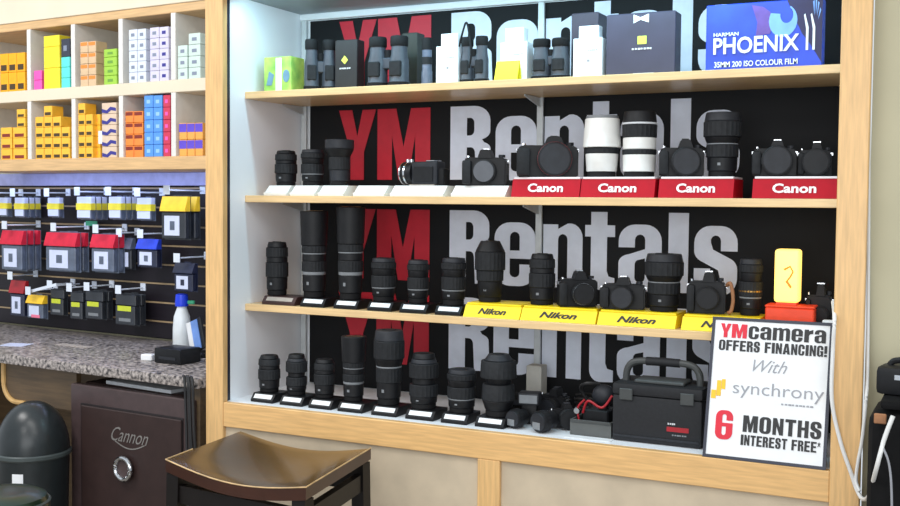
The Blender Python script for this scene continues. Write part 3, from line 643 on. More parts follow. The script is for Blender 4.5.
# ------------------------------------------------------------------ gear on the deck
zd = ZR+.0004
def small_lens(label, px, py, Y, r, l, rz, m='black_plastic', lab=True):
    c = at(px, py, Y)
    t = thing('lying_lens', label, 'lens', (c.x, Y, zd), rz, 'small lenses lying on the deck')
    b = obj('barrel', lathe(bm_(), [(r*.8, -l/2), (r*.82, -l*.1), (r, 0), (r, l*.4), (r*.9, l/2)], 28, (0, 0, r+.0002), axis='y'), m, t)
    obj('focus_ring', lathe(bm_(), [(r*1.0, l*.08), (r*1.0, l*.32)], 40, (0, 0, r+.0002), 1, .015, 'y'), 'grey_rubber', b)
    obj('front_cap', lathe(bm_(), [(r*.86, l/2+.0003), (r*.8, l/2+.004)], 28, (0, 0, r+.0002), axis='y'), 'charcoal', t)
    if lab: obj('label', box(bm_(), -r*.5, r*.4, -l/2-.0056, -l/2-.0046, r*.35, r*1.0), 'mark_dim', t, 'pale sticker')
small_lens('small lying lens with pale sticker just right of the last lens stand', 518, 424, .10, .027, .05, -.3)
small_lens('small lying lens with pale sticker left of the grey tray', 545, 424, .085, .030, .06, -.35)
cam_px('black camera tipped among the gear behind the small lying lenses', 546, 583, 404, .17, ZR, rz=.5, lensr=.028, lensl=.03, cap='black_plastic')
x, w = span(526, 541, 385, .34)
tag(obj('grey_carton', box(bm_(), -w/2, w/2, 0, .05, 0, at(534, 366, .34).z-zd, .002), 'box_grey', None, None, (x, .34, zd)), 'pale grey carton behind the gear pile on the white deck', 'box')
cam_px('dark camera at the back of the deck left of the red trimmed rig', 538, 572, 388, .27, ZR, rz=-.2, lensr=.03, lensl=.03, cap='charcoal')
x, w = span(506, 536, 405, .27)
t = thing('soft_pouch', 'black soft pouch at the back of the deck behind the first lying lens', 'pouch', (x, .27, zd))
obj('pouch_body', box(bm_(), -w/2, w/2, -.03, .04, 0, .062, .014, 3), 'bag_black', t)
obj('zip_flap', box(bm_(), -w/2+.008, w/2-.008, -.0335, -.0305, .034, .050, .001), 'charcoal', t)
obj('zip_pull', box(bm_(), w*.2, w*.2+.012, -.0365, -.034, .036, .042, .001), 'chrome', t)
c = at(530, 408, .165)
t = thing('flash_unit', 'black flash unit standing between the soft pouch and the lying lenses', 'flash', (c.x, .165, zd), .2)
obj('flash_body', box(bm_(), -.022, .022, -.015, .015, .006, .058, .004, 2), 'black_plastic', t)
obj('flash_head', box(bm_(), -.030, .030, -.030, .022, .0583, .092, .005, 2), 'charcoal', t)
obj('flash_window', box(bm_(), -.026, .026, -.0318, -.0303, .063, .087, .001), 'mark_dim', t)
obj('foot', box(bm_(), -.012, .012, -.010, .010, 0, .0058), 'black_rubber', t)
b = bm_(); pts = []
for k in range(64):
    a = k*.55; rr_ = .034+.008*math.sin(k*1.7)
    pts.append((rr_*math.cos(a)*1.3, rr_*math.sin(a)*.8, .0045+.0009*k+.004*abs(math.sin(k*.9))))
tube(b, smooth_path(pts, 3), .004, 6)
c = at(590, 400, .33)
tag(obj('cable_coil', b, 'cable_black', None, None, (c.x, .34, zd)), 'coil of black cable heaped behind the grey tray', 'cable')
# tray with red trimmed rig
x, w = span(570, 611, 430, .085)
t = thing('gear_tray', 'grey open tray left of the black hard case', 'tray', (x, .085, zd))
b = bm_(); box(b, -w/2, w/2, 0, .15, 0, .004); box(b, -w/2, w/2, 0, .004, .0041, .042); box(b, -w/2, w/2, .146, .15, .0041, .042)
box(b, -w/2, -w/2+.004, .0042, .1458, .0041, .042); box(b, w/2-.004, w/2, .0042, .1458, .0041, .042)
obj('tray_body', b, 'tray_grey', t)
obj('tray_lip', box(bm_(), -w/2+.001, w/2-.001, -.004, -.0002, .036, .044, .001), 'case_grey', t)
t2 = thing('camera_rig', 'dark camera rig with red arms sitting in the grey tray', 'rig', (x, .16, zd+.0045))
b = bm_(); box(b, -.04, .035, -.03, .045, 0, .06, .004); obj('rig_body', b, 'black_plastic', t2)
b = bm_(); ball(b, (.012, 0, .098), .03, 1.1, .9, 1); obj('rig_head', b, 'charcoal', t2)
obj('rig_neck', lathe(bm_(), [(.014, .0602), (.012, .078)], 18, (.012, 0, 0)), 'black_rubber', t2)
obj('red_arm', tube(bm_(), smooth_path([(-.036, -.034, .05), (-.02, -.038, .085), (.02, -.038, .07), (.048, -.036, .105)]), .0035), 'red_trim', t2, 'red arm')
obj('red_arm', tube(bm_(), smooth_path([(-.044, -.036, .02), (-.05, -.038, .062), (-.03, -.038, .088)]), .003), 'red_trim', t2, 'red arm')
obj('knob', lathe(bm_(), [(.010, .031), (.008, .042)], 18, (-.052, 0, .055), axis='y'), 'chrome', t2, 'chrome knob')
b = bm_(); tube(b, smooth_path([(-.03, .02, .06), (-.055, .0, .11), (-.03, -.02, .13), (0, .0, .128)]), .005); obj('coiled_cable', b, 'cable_black', t2)
x, w = span(563, 610, 441, .045)
tag(obj('paper_sheet', box(bm_(), -w/2, w/2, 0, .034, 0, .0012), 'label_white', None, None, (x, .045, zd)), 'white paper sheet lying on the deck before the grey tray', 'paper')
# hard case
Y = .075; x, w = span(612, 702, 415, Y); h = at(655, 386, Y).z-zd
t = thing('hard_case', 'large black hard case with carrying handle and red label on the deck', 'case', (x, Y, zd))
obj('case_body', box(bm_(), -w/2, w/2, 0, .15, 0, h*.80, .008, 2), 'case_black', t)
lid = obj('case_lid', box(bm_(), -w/2-.001, w/2+.001, -.001, .151, h*.80+.0003, h, .008, 2), 'case_black', t)
obj('foot_band', box(bm_(), -w/2+.006, w/2-.006, -.003, -.0002, .012, .018, .001), 'charcoal', t)
ha = w*.42; hz = at(655, 360, Y+.05).z-zd
hd = obj('handle', tube(bm_(), smooth_path([(-ha, .06, h-.002), (-ha*.95, .06, h+(hz-h)*.55), (-ha*.7, .06, hz-.008), (0, .06, hz-.005), (ha*.7, .06, hz-.008), (ha*.95, .06, h+(hz-h)*.55), (ha, .06, h-.002)]), .0095, 10), 'case_grey', t)
obj('handle_sleeve', tube(bm_(), [(-ha*.45, .06, hz-.0058), (0, .06, hz-.005), (ha*.45, .06, hz-.0058)], .0115, 12), 'case_black', hd)
for s in (-1, 1): obj('latch', box(bm_(), s*w*.34-.018, s*w*.34+.018, -.006, -.0012, h*.72, h*.92, .002), 'case_grey', t)
obj('lid_plate', box(bm_(), -w*.28, w*.28, .02, .10, h+.0002, h+.010, .003), 'case_grey', t)
obj('red_label', box(bm_(), w*.12, w*.36, -.0012, -.0003, h*.25, h*.33), 'red_trim', t, 'red label')
bars('label_marks', 'mark_white', t, w*.13, h*.365, w*.09, h*.03, 4)
bars('label_marks', 'mark_dim', t, w*.18, h*.18, w*.16, h*.025, 6)

# ------------------------------------------------------------------ financing sign leaning on the shelf edge
y0, y1 = .004, .092
pb0, pb1 = at(704.5, 457, y0), at(827.5, 469, y0); ptl = at(711, 317, y1); ptr = at(832, 322.5, y1)
zb = ZR+.0006; ht = (ptl.z+ptr.z)/2-zb; sw = ((pb1.x-pb0.x)+(ptr.x-ptl.x))/2; sx = (pb0.x+pb1.x+ptl.x+ptr.x)/4
tilt = math.atan2(y1-y0, ht); sh = math.hypot(ht, y1-y0)
t = thing('financing_sign', 'white framed financing sign with red and black words leaning at the right stile', 'sign', (sx, y0, zb))
t.rotation_euler = (-tilt, 0, 0)
obj('panel', box(bm_(), -sw/2+.006, sw/2-.006, 0, .006, .006, sh-.006), 'label_white', t)
b = bm_(); e = .0075
box(b, -sw/2, sw/2, -.002, .008, 0, e); box(b, -sw/2, sw/2, -.002, .008, sh-e, sh); box(b, -sw/2, -sw/2+e, -.002, .008, e, sh-e); box(b, sw/2-e, sw/2, -.002, .008, e, sh-e)
obj('frame', b, 'dark_channel', t)
def SX(f): return -sw/2+sw*f
def SZ(f): return sh*f
yy = -.0008
heavy('red_heading', 'sign_red', t, [('Y', SX(.075), SX(.165), SZ(.855), SZ(.955)), ('M', SX(.172), SX(.30), SZ(.855), SZ(.955))], yy)
cw = [('c', .075), ('a', .08), ('m', .125), ('e', .08), ('r', .062), ('a', .08)]; xx = .315; it = []
tot = sum(c[1] for c in cw)+.012*5; k = (.945-.315)/tot
for ch, ww in cw:
    it.append((ch, SX(xx), SX(xx+ww*k), SZ(.855), SZ(.945))); xx += (ww+.012)*k
heavy('black_heading', 'ink_black', t, it, yy)
blockline('OFFERS FINANCING!', 'offer_line', 'ink_black', t, SX(.07), SZ(.762), sw*.89, sh*.075, yy)
words('With', 'script_word', 'ink_grey', t, SX(.37), SZ(.625), sw*.28, sh*.085, yy, -.006, .45)
words('synchrony', 'partner_name', 'ink_grey', t, SX(.215), SZ(.435), sw*.74, sh*.115, yy, -.006)
bars('small_print', 'ink_grey', t, SX(.62), SZ(.407), sw*.26, sh*.012, 9, yy)
b = bm_(); box(b, SX(.035), SX(.075), yy-.0006, yy+.0004, SZ(.415), SZ(.475)); box(b, SX(.078), SX(.115), yy-.0006, yy+.0004, SZ(.435), SZ(.545)); box(b, SX(.118), SX(.15), yy-.0006, yy+.0004, SZ(.485), SZ(.555))
obj('partner_logo', b, 'logo_gold', t)
heavy('red_numeral', 'sign_red', t, [('6', SX(.09), SX(.235), SZ(.135), SZ(.335))], yy)
blockline('MONTHS', 'months_line', 'ink_black', t, SX(.32), SZ(.20), sw*.63, sh*.115, yy)
blockline('INTEREST FREE*', 'interest_line', 'ink_black', t, SX(.31), SZ(.108), sw*.64, sh*.072, yy)

# ------------------------------------------------------------------ film wall cubbies
OC = .30                                  # front of the cubby unit behind the counter front
uR, uLft = latL(206, 120, OC)[0]+.10, -1.62
zl_top, zl_bot = 1.600, 1.553
zm_top = latL(100, 85, OC)[1]; zm_bot = latL(100, 97, OC)[1]; zt_bot = latL(100, 21, OC)[1]; zt_top = zt_bot+.18; zt_mid = latL(100, 12.5, OC)[1]
cb = thing('cubby_shelf_unit', 'cream and maple cubby shelf unit full of film boxes, above the slat wall', 'shelf unit', L(0, OC, 0), -LA)
DP = .298
obj('top_board', box(bm_(), uLft, uR, .0, DP, zt_mid+.0003, zt_top, .002), 'cubby_cream', cb)
obj('top_edge_strip', box(bm_(), uLft, uR, .004, DP, zt_bot, zt_mid, .002), 'cubby_wood', cb, 'maple strip under the top board')
obj('middle_board', box(bm_(), uLft, uR, .001, DP, zm_bot, zm_top, .002), 'cubby_cream', cb)
obj('bottom_board', box(bm_(), uLft, uR, .0, DP, zl_bot, zl_top, .002), 'cubby_wood', cb, 'maple bottom board')
obj('back_panel', box(bm_(), uLft, uR, DP+.0003, DP+.012, zl_bot, zt_top), 'cubby_back', cb)
obj('side_panel', box(bm_(), uR+.0003, uR+.02, 0, DP, zl_bot, zt_top), 'cubby_white', cb)
obj('side_panel', box(bm_(), uLft-.02, uLft-.0003, 0, DP, zl_bot, zt_top), 'cubby_white', cb)
DIV = [latL(px, 100, OC)[0] for px in (28.8, 73, 120.5, 173)]
for u in DIV:
    obj('divider', box(bm_(), u-.011, u+.011, .002, DP-.0002, zl_top+.0002, zm_bot-.0002), 'cubby_white', cb)
    obj('divider', box(bm_(), u-.011, u+.011, .002, DP-.0002, zm_top+.0002, zt_bot-.0002), 'cubby_white', cb)
GEO = {}
BF = .309                                 # front face of the film boxes
def film_col(px0, px1, pybot, heights, m, label, cub, colname, low, mark=None, mm='f_blackband', off=BF, dep=.055, cap=None, zstart=None):
    u0, u1 = latL(px0, 110, off)[0], latL(px1, 110, off)[0]
    for dv in DIV:
        if dv-.06 < u0 < dv+.014 and u1 > dv+.02: u0 = dv+.014
        if dv-.014 < u1 < dv+.05 and u0 < dv-.02: u1 = dv-.014
    w = round((u1-u0)*.97, 4); z = (zl_top if low else zm_top)+.0003 if zstart is None else zstart
    s = spp(L((u0+u1)/2, off, z))
    for i, hp in enumerate(heights):
        h = round(hp*s, 4)
        if len(heights) == 1: pos = 'alone'
        elif i == 0: pos = 'at the bottom'
        elif i == len(heights)-1: pos = 'on top'
        else: pos = ORD[i]+' from the bottom'
        t = thing('film_box', '%s film box %s in %s, %s' % (label, pos, colname, cub), 'film box', L((u0+u1)/2, off, z), -LA, 'film boxes in the cubbies')
        key = (w, h, m, dep)
        if key not in GEO: GEO[key] = mesh_from(box(bm_(), -w/2, w/2, 0, dep, 0, h-.0004, .0014), 'carton', m)
        obj('carton', GEO[key], m, t)
        if mark:
            k2 = (w, h, mark, mm)
            if k2 not in GEO:
                b = bm_()
                if mark == 'low': box(b, -w*.36, w*.36, -.0008, -.0001, h*.10, h*.40)
                elif mark == 'high': box(b, -w*.42, w*.42, -.0008, -.0001, h*.62, h*.92)
                elif mark == 'dot': box(b, -w*.2, w*.2, -.0008, -.0001, h*.32, h*.62)
                elif mark == 'band': box(b, -w*.495, w*.495, -.0008, -.0001, h*.45, h*.95)
                elif mark == 'zig':
                    prism(b, [(-w*.48, h*.1), (-w*.48, h*.45), (-w*.15, h*.3), (w*.1, h*.62), (w*.48, h*.5), (w*.48, h*.2), (w*.15, h*.3), (-w*.1, h*.02)], -.0008, -.0001, 'y')
                GEO[k2] = mesh_from(b, 'printed_label', mm)
            obj('printed_label', GEO[k2], mm, t)
        z += h+.0006
    return z
C = ['leftmost upper cubby', 'second upper cubby', 'third upper cubby', 'fourth upper cubby', 'rightmost upper cubby']
D = ['leftmost lower cubby', 'second lower cubby', 'third lower cubby', 'fourth lower cubby', 'rightmost lower cubby']
col = ['left column', 'middle column', 'right column']
for k in range(3): film_col(.3+8.4*k, 8.4+8.4*k, 91, [19, 19], 'f_orange', 'tall orange', C[0], col[k], 0, 'low', 'f_blackband')
film_col(34, 42, 88, [9.5, 9.5], 'f_pink', 'small pink', C[1], 'left column', 0)
film_col(44, 60, 88, [20.5, 21, 11], 'f_yellow', 'bright yellow', C[1], 'middle column', 0)
zz = film_col(61.5, 70, 88, [10, 10.5, 10], 'f_cyan', 'turquoise', C[1], 'right column', 0, off=.315)
film_col(61.5, 70, 88, [18], 'f_navy', 'dark navy', C[1], 'pile above turquoise boxes', 0, off=.315, zstart=zz, mark='dot', mm='f_greydot')
for k in range(2): film_col(80.5+8*k, 88.3+8*k, 84, [11, 11, 11, 11], 'f_tan', 'tan and orange', C[2], ['first column', 'second column'][k], 0, 'high', 'f_rust')
film_col(97, 103, 84, [11, 11, 11], 'f_brown', 'dull brown', C[2], 'third column', 0, off=.35)
film_col(104, 117, 83, [9, 9, 9, 8], 'f_green', 'lime green', C[2], 'fourth column', 0, 'dot', 'f_leaf')
for k in range(2):
    film_col(129+8.7*k, 137.5+8.7*k, 80, [10.5]*5, 'f_white', 'pale blue white', C[3], ['first column', 'second column'][k], 0, 'dot', 'f_greydot')
    film_col(150+9.5*k, 159.3+9.5*k, 79, [10.6]*5, 'f_lavender', 'lavender white', C[3], ['third column', 'fourth column'][k], 0, 'dot', 'f_ink' if k else 'f_greydot')
film_col(176.5, 187.5, 77, [11.2]*3, 'f_mint', 'pale mint', C[4], 'left column', 0, 'dot', 'f_greydot')
film_col(188.5, 200.5, 77, [11.2]*4, 'f_mint', 'pale mint', C[4], 'right column', 0, 'dot', 'f_greydot')
film_col(.3, 11.5, 159, [10.6]*3, 'f_gold', 'golden yellow', D[0], 'left column', 1, 'low', 'f_darkred')
film_col(12.5, 25.5, 159, [10.6]*3, 'f_gold', 'wide golden yellow', D[0], 'right column', 1, 'low', 'f_darkred')
film_col(16.5, 25, 159, [9, 8.5], 'f_gold', 'slim gold', D[0], 'short pile above right column', 1, 'low', 'f_blackband', zstart=zl_top+.0006+3*(round(10.6*spp(L(latL(19, 110, BF)[0], BF, zl_top)), 4)+.0006))
for k, n in enumerate((4, 5, 4, 3)): film_col(35+8.7*k, 43.3+8.7*k, 159, [10.4]*n, 'f_gold', 'yellow gold', D[1], ['first column', 'second column', 'third column', 'fourth column'][k], 1, 'low', 'f_blackband')
for k in range(2): film_col(78+7.4*k, 85+7.4*k, 159, [10.8]*(5-k*1), 'f_gold', 'yellow gold', D[2], ['first column', 'second column'][k], 1, 'low', 'f_blackband')
film_col(93, 100, 159, [10.8]*4, 'f_gold', 'plain gold', D[2], 'third column', 1, 'dot', 'f_peach', off=.33)
film_col(101.5, 116.5, 158, [10.8]*5, 'f_ivory', 'navy zigzag', D[2], 'fourth column', 1, 'zig', 'f_ink')
for k in range(2): film_col(124+9.6*k, 133.3+9.6*k, 157, [11.3]*4, 'f_rust', 'burnt orange', D[3], ['first column', 'second column'][k], 1, 'high', 'f_darkred')
for k in range(2): film_col(144+9.2*k, 153+9.2*k, 158, [12.1]*5, 'f_blue', 'sky blue', D[3], ['third column', 'fourth column'][k], 1, 'dot', 'f_paleblue')
film_col(163, 170, 157, [12.1]*5, 'f_red', 'narrow crimson', D[3], 'fifth column', 1, 'dot', 'f_pink')
for k in range(3): film_col(179+8*k, 186.6+8*k, 158, [16.4]*2, 'f_peach', 'purple topped orange', D[4], col[k], 1, 'band', 'f_purple')

u, z = latL(99.5, 144, .311)
tag(obj('white_card', box(bm_(), -.014, .014, 0, .0012, 0, latL(99.5, 131, .311)[1]-z), 'label_white', None, None, L(u, .318, z+.001), (0, 0, -LA)), 'white card stuck before the plain gold boxes, third lower cubby', 'card')
# ------------------------------------------------------------------ slat wall, hooks and hanging packs
OS = .60
sl = thing('slat_wall_panel', 'dark slat wall panel with tan grooves behind the granite counter', 'slat wall', L(0, OS, 0), -LA)
b = bm_(); zs = [1.49-.0765*k for k in range(8)]
edges = [1.552]+zs+[.883]
for a, c2 in zip(edges, edges[1:]): box(b, -1.9, .02, 0, .018, c2+.004, a-.004, .002)
obj('slats', b, 'slat_black', sl)
obj('panel_back', box(bm_(), -1.9, .02, .0183, .029, .883, 1.552), 'slat_black', sl)
for z in zs: obj('groove_trim', box(bm_(), -1.9, .02, .004, .0178, z-.0035, z+.0035), 'slat_trim', sl)
obj('header_rail', box(bm_(), -1.9, .02, -.022, -.0003, 1.500, 1.5525, .002), 'header_blue_lit', sl, 'lavender metal header rail')
PG = {}
def pack(px0, px1, py0, py1, off, style, label, n=1, gap=.03, hook=True, rowz=None, grp='battery packs on the slat wall'):
    u0, z1 = latL(px0, py0, off); u1, _ = latL(px1, py0, off); z0 = latL((px0+px1)/2, py1, off)[1]
    w = round(u1-u0, 4); h = round(z1-z0, 4); uc = (u0+u1)/2
    hz = min(zs, key=lambda q: abs(q-(z1+.012)))+.0
    hz = z1+.006
    for i in range(n):
        lab = label if n == 1 else label+[', front of its hook', ', behind the front one', ', rearmost on its hook'][min(i, 2)]
        t = thing('battery_pack', lab, 'battery pack', L(uc, off+i*gap, z0), -LA, grp)
        def g(nm, m, fn):
            k = (w, h, nm, m, style)
            if k not in PG: PG[k] = mesh_from(fn(), nm, m)
            return obj(nm, PG[k], m, t)
        st = dict(yellow=('pack_yellow', 'pack_label', 'pack_grey'), amber=('pack_amber', 'pack_label', 'pack_dark'), red=('pack_red', 'pack_label', 'pack_grey'),
                  blue=('pack_blue', 'pack_label', 'pack_navy'), navy=('pack_navy', 'pack_label', 'pack_navy'), dark=('pack_lime', 'mark_dim', 'pack_dark'),
                  grey=('pack_grey', 'pack_label', 'pack_dark'), crimson=('red_trim', 'pack_label', 'pack_navy'), gold=('pack_amber', 'pack_label', 'pack_grey'))[style]
        D_ = min(.024, gap-.004)
        def card():
            b = bm_(); box(b, -w/2, w/2, D_, D_+.0015, 0, h*.98)
            box(b, -w*.16, w*.16, D_, D_+.0015, h*.98, h*.98+.004)
            return b
        g('backing_card', st[2], card)
        g('blister', st[2], lambda: box(bm_(), -w*.46, w*.46, .001, D_-.0003, h*.03, h*.62, .003))
        if style in ('dark',):
            g('top_fold', st[2], lambda: box(bm_(), -w*.48, w*.48, .004, D_-.0003, h*.63, h*.97, .003))
            g('yellow_band', st[0], lambda: box(bm_(), -w*.34, w*.30, .0002, .0008, h*.46, h*.62))
            g('white_text', st[1], lambda: box(bm_(), -w*.28, w*.28, .0002, .0008, h*.14, h*.24))
        else:
            if style == 'yellow':
                g('header_fold', 'pack_label', lambda: box(bm_(), -w*.48, w*.48, .0012, D_-.0003, h*.63, h*.97, .002))
                g('yellow_band', st[0], lambda: box(bm_(), -w*.49, w*.49, -.0012, D_-.0002, h*.42, h*.70))
            else: g('header_band', st[0], lambda: prism(bm_(), [(-.004, h*.64), (-.003, h*.70), (D_*.45, h*.97), (D_-.0003, h*.97), (D_-.0003, h*.64)], -w*.49, w*.49))
            g('printed_label', st[1], lambda: box(bm_(), -w*(.44 if style == 'yellow' else .34), w*(.42 if style == 'yellow' else .24), .0, .0009, h*.10, h*(.41 if style == 'yellow' else .54)))
            if style == 'gold': g('pink_strip', 'pack_pink', lambda: box(bm_(), -w*.2, w*.3, -.0008, -.0001, h*.06, h*.18))
            if style in ('red', 'blue', 'navy', 'amber', 'crimson'): g('battery_window', 'pack_navy' if style == 'navy' else 'pack_grey', lambda: box(bm_(), -w*.12, w*.06, -.0008, -.0001, h*.22, h*.42))
    if hook:
        t = thing('peg_hook', 'peg hook of the '+label, 'hook', L(uc, OS, hz), -LA, 'peg hooks in the slat wall')
        b = tube(bm_(), [(0, -.002, .012), (0, off-OS-.02, .012), (0, off-OS-.03, .020)], .003)
        obj('prong', b, 'hook_white', t)
        obj('back_plate', box(bm_(), -.014, .014, -.004, -.0003, 0, .03), 'hook_white', t)
        obj('price_tab', box(bm_(), -.016, .016, off-OS-.033, off-OS-.031, -.004, .030), 'hook_white', t)
Yk = 'yellow banded battery pack'
pack(-4, 7, 197, 217, .50, 'yellow', Yk+' cut by the left picture edge, top row', 1)
pack(14, 24, 197, 218, .50, 'yellow', Yk+' second from left, top row', 3)
pack(47, 59, 197, 218, .52, 'yellow', 'narrow '+Yk+' alone, third in top row', 1)
pack(76, 91, 196, 220, .48, 'yellow', Yk+' fourth in the top row', 3)
pack(108, 121, 196, 220, .49, 'yellow', Yk+' fifth in the top row', 3)
pack(136, 151, 197, 221, .50, 'yellow', Yk+' left of the big amber one, top row', 1)
pack(160, 186, 195, 240, .44, 'amber', 'big amber topped battery pack next to the maple stile', 2, .05)
pack(0, 22, 229, 271, .46, 'red', 'red topped battery pack at the left picture edge', 3, .035)
pack(44, 76, 231, 272, .46, 'red', 'widest red topped battery pack, middle of three', 2, .04)
pack(90, 114, 233, 273, .48, 'red', 'red topped battery pack, rightmost of three', 2)
pack(119.5, 131, 237, 270, .535, 'grey', 'slim grey battery pack right of the red ones', 1)
pack(136, 157, 238, 268, .50, 'blue', 'bright blue battery pack below the big amber one', 1)
pack(173, 193, 262, 292, .47, 'navy', 'navy battery pack with white number panel above the spray bottle', 1)
pack(9, 24, 279, 317, .50, 'crimson', 'crimson topped pack at the left of the bottom row', 1)
pack(26, 43, 294, 319, .49, 'gold', 'gold topped pack beside the crimson one, bottom row', 1)
pack(49, 63, 288, 316, .51, 'dark', 'dark pack with lime band, leftmost of four dark packs', 1)
pack(69, 82, 291, 320, .50, 'dark', 'dark pack with lime band, second of four dark packs', 1)
pack(84, 102, 290, 320, .50, 'dark', 'wider dark pack with lime band, third of four dark packs', 2)
pack(114, 135, 293, 326, .50, 'dark', 'dark pack with lime band, rightmost of four dark packs', 2)
# small tags
u, z = latL(88, 224, .56)
t = thing('shelf_tag', 'small green shelf tag under the top row of packs', 'tag', L(u, .5775, z), -LA)
obj('tag_face', box(bm_(), -.035, .035, 0, .0015, -.008, .012), 'pack_green', t); obj('tag_clip', box(bm_(), -.006, .006, .0017, .022, .004, .010), 'hook_white', t)
t = thing('price_strip', 'white slanting price strip over the gold topped pack', 'tag', L(latL(43, 288, .47)[0], .47, latL(43, 288, .47)[1]), -LA)
b = box(bm_(), -.085, .085, 0, .0012, -.006, .006); xf(b, Matrix.Rotation(-.22, 4, 'Y')); obj('strip', b, 'hook_white', t)
obj('strip_stem', tube(bm_(), [(.07, .002, .013), (.07, .1297, .013)], .003), 'hook_white', t)

# ------------------------------------------------------------------ counter and what is on it
CZ = .88
t = thing('granite_counter', 'speckled granite counter top below the slat wall', 'counter', L(0, 0, 0), -LA)
obj('stone_slab', box(bm_(), -1.9, -.03, 0, OS-.001, CZ-.035, CZ, .006, 2), 'granite', t)
obj('counter_side', box(bm_(), -.10, -.05, .03, OS-.002, 0, CZ-.0355), 'apron_wood', t)
obj('counter_side', box(bm_(), -1.9, -1.85, .03, OS-.002, 0, CZ-.0355), 'apron_wood', t)
obj('counter_back', box(bm_(), -1.8495, -.1005, OS-.03, OS-.002, 0, CZ-.0355), 'apron_wood', t)
# rounded apron board
u0, zt0 = latL(4, 362, .05); zb0 = latL(30, 404, .05)[1]; rr = .07
ue = latL(67.5, 383, .005)[0]-.008
pl = [(u0, CZ-.0358), (ue, CZ-.0358), (ue, zb0)] + [(u0+rr+rr*math.cos(math.radians(a)), zb0+rr+rr*math.sin(math.radians(a))) for a in range(270, 179, -15)]
ap = thing('apron_board', 'brown apron board with rounded corner hanging under the counter', 'board', L(0, .05, 0), -LA)
obj('board', prism(bm_(), pl, 0, .02, 'y'), 'apron_wood', ap)
ed = [(u0, -.002, CZ-.038)] + [(u0+rr+rr*math.cos(math.radians(a)), -.002, zb0+rr+rr*math.sin(math.radians(a))) for a in range(180, 271, 10)] + [(u0+rr+.05, -.002, zb0)]
obj('edge_band', tube(bm_(), ed, .009), 'apron_edge', ap, 'light maple edge band')
def onC(px, py, z=CZ):
    d = ray(px, py); return CAM+d*((z-CAM.z)/d.z)
p = onC(182, 347); s = spp(p); hb = (347-306)*s; rb = 9*s
t = thing('spray_bottle', 'white spray bottle with blue cap on the counter by the stile', 'bottle', (p.x, p.y, CZ+.0004), .3)
obj('bottle_body', lathe(bm_(), [(rb*.92, 0), (rb, .006), (rb, hb*.45), (rb*.88, hb*.75), (rb*.55, hb*.95), (rb*.5, hb)], 28), 'bottle_white', t)
obj('blue_cap', lathe(bm_(), [(rb*.72, hb+.0003), (rb*.76, hb+.012), (rb*.66, hb+.045), (rb*.4, hb+.048)], 24), 'cap_blue', t, 'blue cap')
obj('trigger', box(bm_(), rb*.55, rb*1.5, -.006, .006, hb+.008, hb+.022, .003), 'pack_green', t, 'green trigger')
p = onC(167, 364); s = spp(p)
t = thing('card_reader', 'black box shaped card reader on the counter below the spray bottle', 'card reader', (p.x, p.y, CZ+.0004), -LA)
obj('case', box(bm_(), -.062, .062, 0, .10, 0, .052, .005, 2), 'stand_black', t)
obj('slot_panel', box(bm_(), -.04, .04, -.001, -.0002, .014, .024), 'charcoal', t)
p = onC(146, 361)
tag(obj('white_tag', box(bm_(), -.022, .022, 0, .03, 0, .022, .003), 'label_white', None, None, (p.x, p.y, CZ+.0004), (0, 0, .2)), 'small white tag left of the black card reader', 'tag')
p = onC(193, 356)
t = thing('leaflet_holder', 'tilted black holder with blue and white leaflet against the stile', 'leaflet holder', (p.x+.01, p.y, CZ+.0004), -.35)
m4 = Matrix.Rotation(-.32, 4, 'Y')
b = box(bm_(), -.05, .05, .012, .022, 0, .115, .002); xf(b, Matrix.Translation((0, 0, .018)) @ m4); obj('holder_back', b, 'stand_black', t)
b = box(bm_(), -.045, .03, .009, .0118, .006, .112); xf(b, Matrix.Translation((0, 0, .018)) @ m4); obj('leaflet', b, 'leaf_blue', t)
b = box(bm_(), -.045, -.015, .0075, .0088, .006, .112); xf(b, Matrix.Translation((0, 0, .018)) @ m4); obj('white_page', b, 'label_white', t)
obj('foot', box(bm_(), -.05, .06, -.01, .05, 0, .016, .003), 'stand_black', t)
p = onC(75, 346)
tag(obj('paper_slip', box(bm_(), -.09, .09, -.02, .02, 0, .0012), 'label_dull', None, None, (p.x, p.y, CZ+.0004), (0, 0, -LA)), 'beige paper slip lying on the granite counter', 'paper')
p = onC(16, 345)
tag(obj('paper_slip', box(bm_(), -.05, .05, -.04, .04, 0, .0012), 'pack_label', None, None, (p.x, p.y, CZ+.0004), (0, 0, .3)), 'pale paper slip at the left end of the granite counter', 'paper')

# ------------------------------------------------------------------ safe
OF = .005
us0, zs1 = latL(67.5, 383, OF); us1, zs2 = latL(191, 402, OF); zsf = (zs1+zs2)/2
sf = thing('safe', 'dark brown steel safe with chrome dial under the counter', 'safe', L((us0+us1)/2, OF, 0), -LA)
ws = us1-us0
obj('cabinet_shell', box(bm_(), -ws/2, ws/2, .012, .42 if False else .044, .04, zsf, .004), 'safe_trim', sf)
obj('rear_body', box(bm_(), -ws/2+.002, ws/2-.002, .0722, .45, .0, zsf-.002, .004), 'safe_brown', sf)
obj('door_gap', box(bm_(), -ws/2+.004, ws/2-.004, .0442, .072, .0, zsf-.012), 'safe_dark', sf)
uf0 = latL(82, 400, OF)[0]-(us0+us1)/2
obj('door_recess', box(bm_(), -ws/2+.055, ws/2-.045, .0095, .0118, .08, zsf-.062), 'safe_dark', sf)
dr = obj('door', box(bm_(), -ws/2+.064, ws/2-.048, .002, .0093, .085, zsf-.068, .003), 'safe_brown', sf)
ud, zdial = latL(126, 468, OF); ud -= (us0+us1)/2; rd = 12.2*spp(L(-.4, 0, .6))
dl = obj('dial', lathe(bm_(), [(rd*.70, -.0018), (rd*.70, .012)], 36, (ud, 0, zdial), axis='y'), 'safe_trim', dr)
